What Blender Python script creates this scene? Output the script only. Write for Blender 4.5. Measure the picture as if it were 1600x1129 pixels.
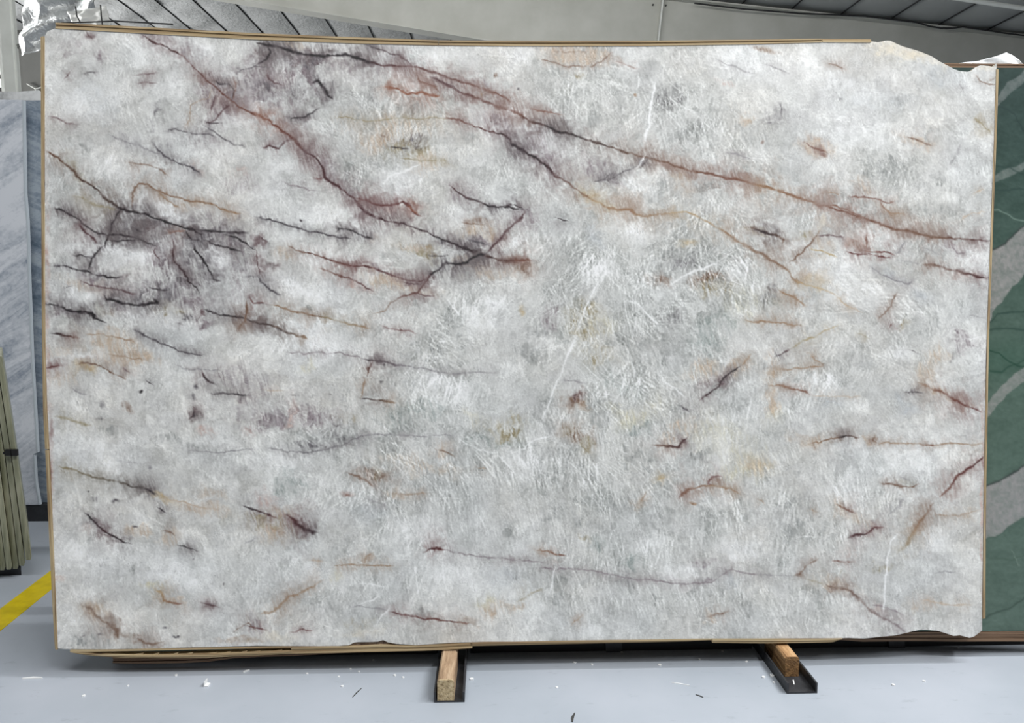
import bpy, bmesh, math, random
import numpy as np
from mathutils import Vector, Matrix
R = math.radians
random.seed(4)
scene = bpy.context.scene
for o in list(bpy.data.objects): bpy.data.objects.remove(o, do_unlink=True)
col = scene.collection

# ------------------------------------------------------------------ camera
FPX, CH, PITCH, YAW = 1150.0, 1.36, R(6.5), R(1.7)
cd = bpy.data.cameras.new('camera'); cam = bpy.data.objects.new('camera', cd); col.objects.link(cam)
cd.sensor_width = 36; cd.lens = FPX / 1600 * 36; cd.clip_end = 100
cam.location = (0, 0, CH); cam.rotation_euler = (R(90) - PITCH, 0, -YAW)
scene.camera = cam
# ------------------------------------------------------------------ world, lamps, exposure
world = bpy.data.worlds.new('world'); scene.world = world; world.use_nodes = True
bgn = world.node_tree.nodes['Background']; bgn.inputs[0].default_value = (.97, .985, 1.0, 1); bgn.inputs[1].default_value = .07
def area(name, loc, sx, sy, power, rot=(0, 0, 0), colr=(1, 1, 1), spread=180):
    l = bpy.data.lights.new(name, 'AREA'); l.shape = 'RECTANGLE'; l.size = sx; l.size_y = sy; l.energy = power; l.color = colr; l.spread = R(spread)
    o = bpy.data.objects.new(name, l); col.objects.link(o); o.location = loc; o.rotation_euler = rot; return o
def aim(loc, to): return (Vector(to) - Vector(loc)).to_track_quat('-Z', 'Y').to_euler()
area('lamp_row', (6.2, 2.2, 8), 6, .10, 480)
area('lamp_row', (5.4, -.7, 8), 7.5, .2, 720, aim((5.4, -.7, 8), (0, 2.4, .6)))
area('slab_fill', (-.6, -1.2, 8), 6.0, .3, 330, aim((-.6, -1.2, 8), (-.3, 2.4, .8)))  # added fill light for the slab face and the floor before it
area('girder_fill', (-.9, 5.0, 4.3), 7.5, .8, 205, (R(104), 0, R(4)), (1, 1, .99))  # unseen fill added to brighten girder, back wall and roof foil
area('window_light', (-14.2, 11.6, 2.8), 4, 3.0, 420, aim((-14.2, 11.6, 2.8), (-4, 11.6, 6.2)), (1, 1, 1), 60)
scene.view_settings.view_transform = 'Standard'; scene.view_settings.look = 'None'
scene.view_settings.exposure = 0; scene.view_settings.gamma = 1; scene.view_settings.use_curve_mapping = False
# ------------------------------------------------------------------ helpers
CR = Matrix.Rotation(-YAW, 3, 'Z') @ Matrix.Rotation(R(90) - PITCH, 3, 'X')
CO = Vector((0, 0, CH))
def ray(px, py): return CR @ Vector(((px - 800) / FPX, -(py - 564.5) / FPX, -1))
def on_plane(px, py, p0, n):                       # where a measured sight line meets a plane of the place
    d = ray(px, py); return CO + d * ((p0 - CO).dot(n) / d.dot(n))
def on_floor(px, py, z=0): return on_plane(px, py, Vector((0, 0, z)), Vector((0, 0, 1)))
def at_depth(px, py, y): return on_plane(px, py, Vector((0, y, 0)), Vector((0, 1, 0)))
def lin(c): return tuple((v / 255 / 12.92 if v / 255 <= .04045 else ((v / 255 + .055) / 1.055) ** 2.4) for v in c)
class MB:
    def __init__(s): s.v = []; s.f = []
    def poly(s, pts): b = len(s.v); s.v += [Vector(p) for p in pts]; s.f.append(tuple(range(b, b + len(pts)))); return b
    def prism(s, pts, ext):                        # polygon pushed along ext
        n = len(pts); b = len(s.v); s.v += [Vector(p) for p in pts] + [Vector(p) + Vector(ext) for p in pts]
        s.f.append(tuple(range(b, b + n))); s.f.append(tuple(range(b + 2 * n - 1, b + n - 1, -1)))
        for i in range(n): j = (i + 1) % n; s.f.append((b + j, b + i, b + n + i, b + n + j))
    def box(s, x0, x1, y0, y1, z0, z1): s.prism([(x0, y0, z0), (x1, y0, z0), (x1, y1, z0), (x0, y1, z0)], (0, 0, z1 - z0))
    def ribbon(s, A, B, ext):                      # strip between two polylines, pushed along ext
        n = len(A); b = len(s.v); e = Vector(ext)
        for p in A: s.v.append(Vector(p))
        for p in B: s.v.append(Vector(p))
        for p in A: s.v.append(Vector(p) + e)
        for p in B: s.v.append(Vector(p) + e)
        for i in range(n - 1):
            a, c = b + i, b + n + i; d, g = a + 2 * n, c + 2 * n
            s.f += [(a, a + 1, c + 1, c), (d, g, g + 1, d + 1), (a, d, d + 1, a + 1), (c, c + 1, g + 1, g)]
        s.f += [(b, b + n, b + 3 * n, b + 2 * n), (b + n - 1, b + 3 * n - 1, b + 4 * n - 1, b + 2 * n - 1)]
    def tube(s, pts, r, k=8):
        pts = [Vector(p) for p in pts]; rings = []
        for i, p in enumerate(pts):
            t = (pts[min(i + 1, len(pts) - 1)] - pts[max(i - 1, 0)]).normalized()
            a = t.orthogonal().normalized(); c = t.cross(a); b = len(s.v)
            s.v += [p + (a * math.cos(2 * math.pi * q / k) + c * math.sin(2 * math.pi * q / k)) * r for q in range(k)]; rings.append(b)
        for u, w in zip(rings, rings[1:]):
            for q in range(k): s.f.append((u + q, u + (q + 1) % k, w + (q + 1) % k, w + q))
        s.f.append(tuple(range(rings[0] + k - 1, rings[0] - 1, -1))); s.f.append(tuple(range(rings[-1], rings[-1] + k)))
    def build(s, name, mat, parent=None, loc=None, bevel=0, smooth=False):
        off = wloc(parent) if parent else Vector((0, 0, 0))
        if loc is None: loc = Vector((0, 0, 0)) if parent else Vector(sum(s.v, Vector()) / len(s.v))
        if not parent and loc is not None: loc = Vector((loc[0], loc[1], min(v.z for v in s.v))) if len(s.v) else Vector()
        me = bpy.data.meshes.new(name); base = loc if not parent else off
        me.from_pydata([tuple(v - base) for v in s.v], [], s.f); me.materials.append(mat)
        bm = bmesh.new(); bm.from_mesh(me); bmesh.ops.recalc_face_normals(bm, faces=bm.faces); bm.to_mesh(me); bm.free()
        if smooth: me.polygons.foreach_set('use_smooth', [True] * len(me.polygons))
        o = bpy.data.objects.new(name, me); col.objects.link(o)
        if parent: o.parent = parent
        else: o.location = loc
        if bevel:
            m = o.modifiers.new('bevel', 'BEVEL'); m.width = bevel; m.segments = 2; m.limit_method = 'ANGLE'
        return o
def wloc(o):
    p = Vector(o.location)
    while o.parent: o = o.parent; p += Vector(o.location)
    return p
def empty(name, loc):
    o = bpy.data.objects.new(name, None); o.empty_display_size = .1; col.objects.link(o); o.location = loc; return o
def tag(o, label=None, cat=None, group=None, kind=None):
    if label and not kind: kind = 'thing'
    for k, v in (('label', label), ('category', cat), ('group', group), ('kind', kind)):
        if v: o[k] = v
    return o
# ---- materials
def mat(name, rgb=(128, 128, 128), rough=.6, metal=0, spec=.5):
    m = bpy.data.materials.new(name); m.use_nodes = True; b = m.node_tree.nodes['Principled BSDF']
    b.inputs['Base Color'].default_value = (*lin(rgb), 1); b.inputs['Roughness'].default_value = rough
    b.inputs['Metallic'].default_value = metal; b.inputs['Specular IOR Level'].default_value = spec
    return m
def nd(m, t, **kw):
    n = m.node_tree.nodes.new(t)
    for k, v in kw.items():
        if k in n.inputs: n.inputs[k].default_value = v
        else: setattr(n, k, v)
    return n
def lk(m, a, b): m.node_tree.links.new(a, b)
def coords(m, scale=(1, 1, 1), rot=(0, 0, 0)):
    t = nd(m, 'ShaderNodeTexCoord'); mp = nd(m, 'ShaderNodeMapping'); mp.inputs['Scale'].default_value = scale; mp.inputs['Rotation'].default_value = rot
    lk(m, t.outputs['Object'], mp.inputs['Vector']); return mp.outputs['Vector']
def ramp(m, fac, stops):
    r = nd(m, 'ShaderNodeValToRGB'); e = r.color_ramp.elements
    while len(e) < len(stops): e.new(.5)
    for i, (p, c) in enumerate(stops): e[i].position = p; e[i].color = (*lin(c), 1)
    lk(m, fac, r.inputs['Fac']); return r.outputs['Color']
def noise_mat(name, stops, scale=(1, 1, 1), nscale=5, detail=6, rough=.6, bump=0, metal=0, rot=(0, 0, 0), distort=0, nrough=.6, bscale=None):
    m = mat(name, rough=rough, metal=metal); b = m.node_tree.nodes['Principled BSDF']; v = coords(m, scale, rot)
    n = nd(m, 'ShaderNodeTexNoise'); n.inputs['Scale'].default_value = nscale; n.inputs['Detail'].default_value = detail
    n.inputs['Roughness'].default_value = nrough; n.inputs['Distortion'].default_value = distort
    lk(m, v, n.inputs['Vector']); lk(m, ramp(m, n.outputs['Fac'], stops), b.inputs['Base Color'])
    if bump:
        n2 = nd(m, 'ShaderNodeTexNoise'); n2.inputs['Scale'].default_value = bscale or nscale * 2; n2.inputs['Detail'].default_value = 4; lk(m, v, n2.inputs['Vector'])
        bp = nd(m, 'ShaderNodeBump'); bp.inputs['Strength'].default_value = bump; bp.inputs['Distance'].default_value = .02
        lk(m, n2.outputs['Fac'], bp.inputs['Height']); lk(m, bp.outputs['Normal'], b.inputs['Normal'])
    return m
WOOD = [(.30, (84, 68, 50)), (.41, (146, 122, 90)), (.55, (178, 158, 122)), (.72, (204, 188, 154))]
M_lath_h = noise_mat('plywood_edge_lengthwise', WOOD, (2.2, 60, 230), 1.0, 5, .75)
M_lath_v = noise_mat('plywood_edge_upright', WOOD, (230, 60, 2.2), 1.0, 5, .75)
WOODD = [(.30, (70, 54, 42)), (.48, (118, 94, 74)), (.7, (146, 120, 96))]
M_lath_dark = noise_mat('weathered_plywood_edge', WOODD, (2.2, 60, 230), 1.0, 5, .8)
M_wood = noise_mat('sawn_timber', [(.3, (122, 88, 54)), (.5, (172, 134, 92)), (.7, (200, 166, 124))], (45, 7, 45), 1.0, 6, .8, .35)
M_woodg = noise_mat('weathered_grey_timber', [(.3, (112, 90, 68)), (.5, (160, 134, 106)), (.7, (190, 166, 138))], (45, 7, 45), 1.0, 6, .85, .35)
M_woodend = noise_mat('timber_end_grain', [(.3, (92, 66, 40)), (.55, (134, 100, 62)), (.75, (160, 126, 84))], (60, 60, 60), 1.2, 5, .85, .3)
M_steel = noise_mat('black_painted_steel', [(.35, (30, 31, 34)), (.7, (52, 53, 57))], (6, 6, 6), 3, 5, .5, .15)
M_girder = noise_mat('pale_grey_beam_paint', [(.35, (166, 166, 158)), (.7, (178, 178, 171))], (1, 1, 1), 2.5, 4, .55)
M_post = noise_mat('off_white_steel_paint', [(.35, (196, 198, 192)), (.7, (210, 212, 206))], (1, 1, 1), 3, 4, .5)
M_wall = noise_mat('grey_wall_sheet', [(.35, (112, 112, 108)), (.7, (120, 120, 116))], (1, 1, 1), 2, 4, .7)
M_glue = mat('brown_glue_bed', (70, 52, 38), .9)
M_dark = mat('dark_rubber', (24, 24, 26), .7)
M_hole = mat('dark_bolt_head', (60, 60, 58), .6)
M_whitepl = noise_mat('white_plastic_film', [(.35, (206, 210, 212)), (.7, (228, 231, 232))], (3, 3, 3), 4, 4, .45, .3)
M_chip = mat('white_stone_chip', (226, 228, 228), .6)
M_tape = noise_mat('yellow_floor_paint', [(.3, (190, 168, 0)), (.6, (214, 192, 2)), (.75, (220, 200, 16))], (4, 4, 4), 3, 5, .5)

# ------------------------------------------------------------------ floor
M_floor = mat('blue_grey_epoxy_floor', (150, 160, 170), .42)
b = M_floor.node_tree.nodes['Principled BSDF']
v = coords(M_floor, (1, 1, 1)); n = nd(M_floor, 'ShaderNodeTexNoise'); n.inputs['Scale'].default_value = 2.2; n.inputs['Detail'].default_value = 7; lk(M_floor, v, n.inputs['Vector'])
base = ramp(M_floor, n.outputs['Fac'], [(.3, (158, 166, 175)), (.55, (167, 174, 183)), (.75, (174, 180, 189))])
v2 = coords(M_floor, (7, 22, 1), (0, 0, R(12))); n2 = nd(M_floor, 'ShaderNodeTexNoise'); n2.inputs['Scale'].default_value = 1.6; n2.inputs['Detail'].default_value = 8; n2.inputs['Roughness'].default_value = .72
lk(M_floor, v2, n2.inputs['Vector'])
scf = ramp(M_floor, n2.outputs['Fac'], [(.60, (0, 0, 0)), (.74, (190, 190, 190))])
mx = nd(M_floor, 'ShaderNodeMixRGB'); lk(M_floor, scf, mx.inputs[0]); lk(M_floor, base, mx.inputs[1]); mx.inputs[2].default_value = (*lin((118, 124, 132)), 1)
lk(M_floor, mx.outputs[0], b.inputs['Base Color'])
fl = MB(); fl.box(-18, 14, -8, 15.1, -.12, 0); o = fl.build('floor', M_floor); tag(o, kind='structure')
tp = MB()                                            # painted aisle line crossing behind the slab's left end
a0, a1 = on_floor(75.8, 894), on_floor(0, 951.4); b0, b1 = on_floor(79.8, 921), on_floor(0, 986)
da = (a0 - a1); db = (b0 - b1)
tp.prism([a1 - da * 2, b1 - db * 2, b0 + db * .9, a0 + da * .9], (0, 0, .002))
o = tp.build('trim_1', M_tape); tag(o, kind='structure')
# ------------------------------------------------------------------ roof, back wall
YR = 10.0                                             # plane of the big rafter
tl, tr = at_depth(1035, 0, YR), at_depth(1600, 60, YR)
RS = (tr.z - tl.z) / (tr.x - tl.x)
def roof_z(x): return tl.z + .05 + RS * (x - tl.x)
YW = 14.8
M_foil = mat('silver_foil_facing', (200, 202, 202), .32, .6)
b = M_foil.node_tree.nodes['Principled BSDF']; v = coords(M_foil, (1, 1, 1))
vo = nd(M_foil, 'ShaderNodeTexVoronoi'); vo.inputs['Scale'].default_value = 7; nz = nd(M_foil, 'ShaderNodeTexNoise'); nz.inputs['Scale'].default_value = 5; nz.inputs['Detail'].default_value = 5
lk(M_foil, v, nz.inputs['Vector']); lk(M_foil, nz.outputs['Color'], vo.inputs['Vector'])
bp = nd(M_foil, 'ShaderNodeBump'); bp.inputs['Strength'].default_value = .22; bp.inputs['Distance'].default_value = .04; lk(M_foil, vo.outputs['Distance'], bp.inputs['Height']); lk(M_foil, bp.outputs['Normal'], b.inputs['Normal'])
M_foil2 = mat('dimmed_foil_facing', (160, 163, 162), .5, .25)  # same foil, the weaker light on the right put into its grey
M_deck = mat('dark_roof_deck', (52, 54, 56), .8)
dk = MB(); dk.prism([(-15, 3.6, roof_z(-15) + .2), (9.8, 3.6, roof_z(9.8) + .2), (9.8, 3.6, roof_z(9.8) + .26), (-15, 3.6, roof_z(-15) + .26)], (0, YW - 3.5, 0))
ceiling = dk.build('ceiling', M_deck); tag(ceiling, kind='structure')
rs = np.random.RandomState(3)
W0 = .66
for k in range(36):
    x0 = -14.5 + k * W0; xm = x0 + W0 / 2
    mb = MB(); nx, ny = 6, 80; crumple = .05 if xm < -4.6 else (.016 if xm < .7 else .005); ph = rs.rand() * 9
    sag = .012 + .02 * rs.rand()
    for j in range(ny + 1):
        y = 3.7 + (YW - 3.8) * j / ny
        for i in range(nx + 1):
            s = i / nx; x = x0 + .001 + (W0 - .002) * s
            z = roof_z(x) + .03 - sag * math.sin(math.pi * s) + crumple * math.sin(math.pi * s) * (math.sin(y * 7 + ph + 3 * s) * math.sin(y * 2.3 + ph * 2 + 2 * s) + .12 * rs.randn())
            mb.v.append(Vector((x, y, z)))
    for j in range(ny):
        for i in range(nx):
            a = j * (nx + 1) + i; mb.f.append((a, a + nx + 1, a + nx + 2, a + 1))
    mb.build('insulation_sheet', M_foil if xm < .7 else M_foil2, ceiling, smooth=True)
    t = MB(); t.tube([(x0, 3.7, roof_z(x0) + .022), (x0, YW - .1, roof_z(x0) + .022)], .009, 6); t.build('seam_wire', M_dark, ceiling)
wl = MB(); wl.prism([(-16, YW, 0), (10, YW, 0), (10, YW, roof_z(10) + .1), (-16, YW, roof_z(-16) + .1)], (0, .15, 0))
wall = wl.build('wall_back', M_wall); tag(wall, kind='structure')
wl = MB(); wl.prism([(9.8, 3.6, 0), (9.8, YW, 0), (9.8, YW, roof_z(9.8)), (9.8, 3.6, roof_z(9.8))], (.15, 0, 0)); w2_ = wl.build('wall_right', M_wall); tag(w2_, kind='structure')
# bright window in the back wall, far left
M_pane = mat('daylit_pane', (235, 240, 245), .2); b = M_pane.node_tree.nodes['Principled BSDF']; b.inputs['Emission Color'].default_value = (.95, .98, 1, 1); b.inputs['Emission Strength'].default_value = 1.1
p0, p1 = at_depth(-90, 40, YW - .03), at_depth(9, 156, YW - .03)
win = MB(); win.box(p0.x, p1.x, YW - .03, YW - .003, p1.z, p0.z); wn_ = win.build('window_1', M_pane); tag(wn_, kind='structure')
fr = MB()
for q in range(2): x = (p0.x, p1.x)[q]; fr.box(x - .04, x + .04, YW - .07, YW - .003, p1.z - .04, p0.z + .04)
for q in range(2): z = (p0.z, p1.z)[q]; fr.box(p0.x, p1.x, YW - .07, YW - .003, z - .04, z + .04)
fr.build('window_frame', M_post, wn_)
for q in range(5):
    z = p1.z + (p0.z - p1.z) * (q + .8) / 5.6; g = MB(); g.box(p0.x, p1.x, YW - .06, YW - .02, z - .05, z + .03); g.build('louvre_slat', M_hole, wn_)
# ------------------------------------------------------------------ tapered rafter
def pl(px, py): return at_depth(px, py, YR)
bl, br = pl(370, 0), pl(743, 62); BS = (br.z - bl.z) / (br.x - bl.x)
XL, XR_ = pl(-250, 0).x, 9.6
zb = lambda x: bl.z + BS * (x - bl.x)
zt = lambda x: tl.z + RS * (x - tl.x)
# the lower edge levels out behind the slab so that the girder keeps its depth
xk = pl(900, 90).x
raf = empty('roof_girder', (0, YR, zb(0)))
tag(raf, 'big pale grey painted steel roof girder sloping above the white slab', 'beam')
BOT = [(XL, zb(XL)), (xk, zb(xk)), (XR_, zb(xk) + RS * (XR_ - xk))]
w = MB(); w.prism([(x, YR, z) for x, z in BOT] + [(XR_, YR, zt(XR_)), (XL, YR, zt(XL))], (0, .012, 0)); w.build('web_plate', M_girder, raf)
f = MB()
f.ribbon([(x, YR - .1, z) for x, z in BOT], [(x, YR - .1, z - .018) for x, z in BOT], (0, .212, 0)); f.build('bottom_flange', M_girder, raf)
f = MB(); T_ = [(XL, zt(XL)), (XR_, zt(XR_))]
f.ribbon([(x, YR - .1, z + .018) for x, z in T_], [(x, YR - .1, z) for x, z in T_], (0, .212, 0)); f.build('top_flange', M_girder, raf)
q0, q1 = pl(1034, 0), pl(1027, 62); d = (q0 - q1)
st = MB(); u = Vector((.010, 0, 0)); lo = q1 - d * .5; hi = q0 + d * .02
st.prism([lo - u, lo + u, hi + u, hi - u], (0, -.085, 0)); st.build('stiffener_plate', M_post, raf)
for px, py in ((1020, 8), (1040, 9)):
    p = pl(px, py); bb = MB(); bb.tube([p, p - Vector((0, .02, 0))], .012, 6); bb.build('bolt', M_hole, raf)
# cable slung along the top flange and the conduit under the roof
cp = [at_depth(x, y, YR - .16) for x, y in ((1085, 5), (1160, 14), (1250, 21), (1352, 25), (1433, 35), (1452, 41), (1470, 44), (1490, 44), (1505, 42), (1573, 52), (1640, 60))]
c = MB(); c.tube(cp, .010, 6); o = c.build('power_cable', M_dark); tag(o, 'thin black cable slung along the upper edge of the girder', 'cable')
e0, e1 = at_depth(1440, -11, 8.0), at_depth(1680, 25, 8.0)
c = MB(); c.tube([e0, e1], .024, 12); o = c.build('conduit_pipe', M_post, smooth=False); tag(o, 'pale grey conduit pipe hanging under the dark ceiling, upper right', 'pipe')
# ------------------------------------------------------------------ steel post, upper left
YP = 8.6
post = empty('steel_post', (at_depth(15, 500, YP).x, YP, 0)); tag(post, 'off-white square steel post standing at the far left of the hall', 'post')
xa, xb = at_depth(5, 120, YP).x, at_depth(24, 120, YP).x
m_ = MB(); m_.box(xa, xb, YP, YP + .1, 0, roof_z(xa) - .13); m_.build('shaft', M_post, post, bevel=.006)
m_ = MB(); m_.box(xa - .08, xb + .08, YP - .08, YP + .18, 0, .015); m_.build('base_plate', M_post, post)
m_ = MB(); m_.box(xb - .002, xb + .016, YP + .012, YP + .03, 0, roof_z(xa) - .15); m_.build('edge_angle', M_post, post)
hz = at_depth(24, 68, YP).z
m_ = MB(); m_.tube([(xb - .001, YP + .05, hz), (xb + .003, YP + .05, hz)], .011, 8); m_.build('bolt_hole', M_hole, post)
m_ = MB(); m_.box(xb - .001, xb + .003, YP + .075, YP + .09, hz - .03, hz + .02); m_.build('slot', M_hole, post)
# ------------------------------------------------------------------ hanging crumpled foil, insulation batt, bracket
def sheet(name, poly_px, y, M, amp, seed, nx=60, ny=26, freq=5, slope=0):
    (ax, ay), (bx, by), (cx, cy), (dx, dy) = poly_px; rr = np.random.RandomState(seed); ph = rr.rand(6) * 6.28
    mb = MB()
    for j in range(ny + 1):
        for i in range(nx + 1):
            s, t = i / nx, j / ny
            px = (ax * (1 - s) + bx * s) * (1 - t) + (dx * (1 - s) + cx * s) * t; py = (ay * (1 - s) + by * s) * (1 - t) + (dy * (1 - s) + cy * s) * t
            p = at_depth(px, py, y)
            r = abs(math.sin(freq * (s * 2.2 + .7 * t) + ph[0])) + .6 * abs(math.sin(freq * 2.1 * (s - .8 * t) + ph[1])) + .4 * math.sin(freq * 3.7 * (s + 1.6 * t) + ph[2]) + .10 * math.sin(freq * 9 * (s + .5 * t) + ph[3]) * math.sin(freq * 6 * (t - .7 * s) + ph[4]) + .02 * rr.randn()
            p.y += amp * r + slope * t; mb.v.append(p)
    for j in range(ny):
        for i in range(nx):
            a = j * (nx + 1) + i; mb.f.append((a, a + 1, a + nx + 2, a + nx + 1))
    o = mb.build(name, M, smooth=True); m = o.modifiers.new('thickness', 'SOLIDIFY'); m.thickness = .012
    return o
o = sheet('foil_blanket', ((26, -8), (150, -8), (132, 60), (26, 83)), 11.6, M_foil, .10, 5, 110, 60, 2.2)
tag(o, 'crumpled silver foil insulation blanket hanging beside the steel post', 'insulation')
o = sheet('insulation_batt', ((104, 18), (164, 8), (172, 42), (112, 40)), 11.1, mat('white_glass_wool', (226, 226, 222), .9), .03, 9, 24, 14, 3)
tag(o, 'torn white insulation batt showing through the silver foil', 'insulation')
for ln in (((118, 10), (120, 25), (126, 36)), ((157, 8), (158, 24), (160, 40)), ((96, 36), (130, 35), (180, 33), (270, 38))):
    g = MB(); g.tube([at_depth(x, y, 10.95) for x, y in ln], .010, 6); g.build('support_wire', M_dark, o)
br_ = empty('wall_bracket', at_depth(56, 139, YW - .02)); tag(br_, 'small white two-armed bracket on the grey back wall', 'bracket')
for a, c_ in (((42, 131), (56, 139)), ((56, 139), (66, 136)), ((56, 138), (56, 146))):
    g = MB(); g.tube([at_depth(*a, YW - .03), at_depth(*c_, YW - .03)], .014, 6); g.build('arm', M_post, br_)
# ---- stone painter: colour of the quartzite face, worked out in slab survey units (1 unit = 2.1 mm) ----
TS = 1395 / 420.0
TILE = {'A': (0, 0), 'B': (400, 0), 'C': (800, 0), 'D': (1180, 0), 'E': (0, 320), 'F': (400, 320), 'G': (800, 320),
        'H': (1180, 320), 'I': (0, 640), 'J': (400, 640), 'K': (800, 640), 'L': (1180, 640)}
PAL = {'k': (66, 58, 62), 'p': (100, 74, 76), 'm': (110, 68, 66), 'r': (132, 96, 84), 'R': (146, 99, 80), 'o': (156, 128, 102),
       'y': (182, 158, 116), 'b': (128, 102, 86), 'g': (138, 135, 138), 'd': (96, 91, 95), 't': (186, 166, 144),
       'w': (226, 227, 226), 'G': (148, 150, 147), 'N': (146, 154, 150), 'u': (134, 122, 126), 'v': (168, 174, 178),
       'c': (206, 198, 180), 'O': (150, 138, 108), 'P': (190, 164, 154), 'Y': (192, 186, 158), 'M': (92, 66, 68)}
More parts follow.
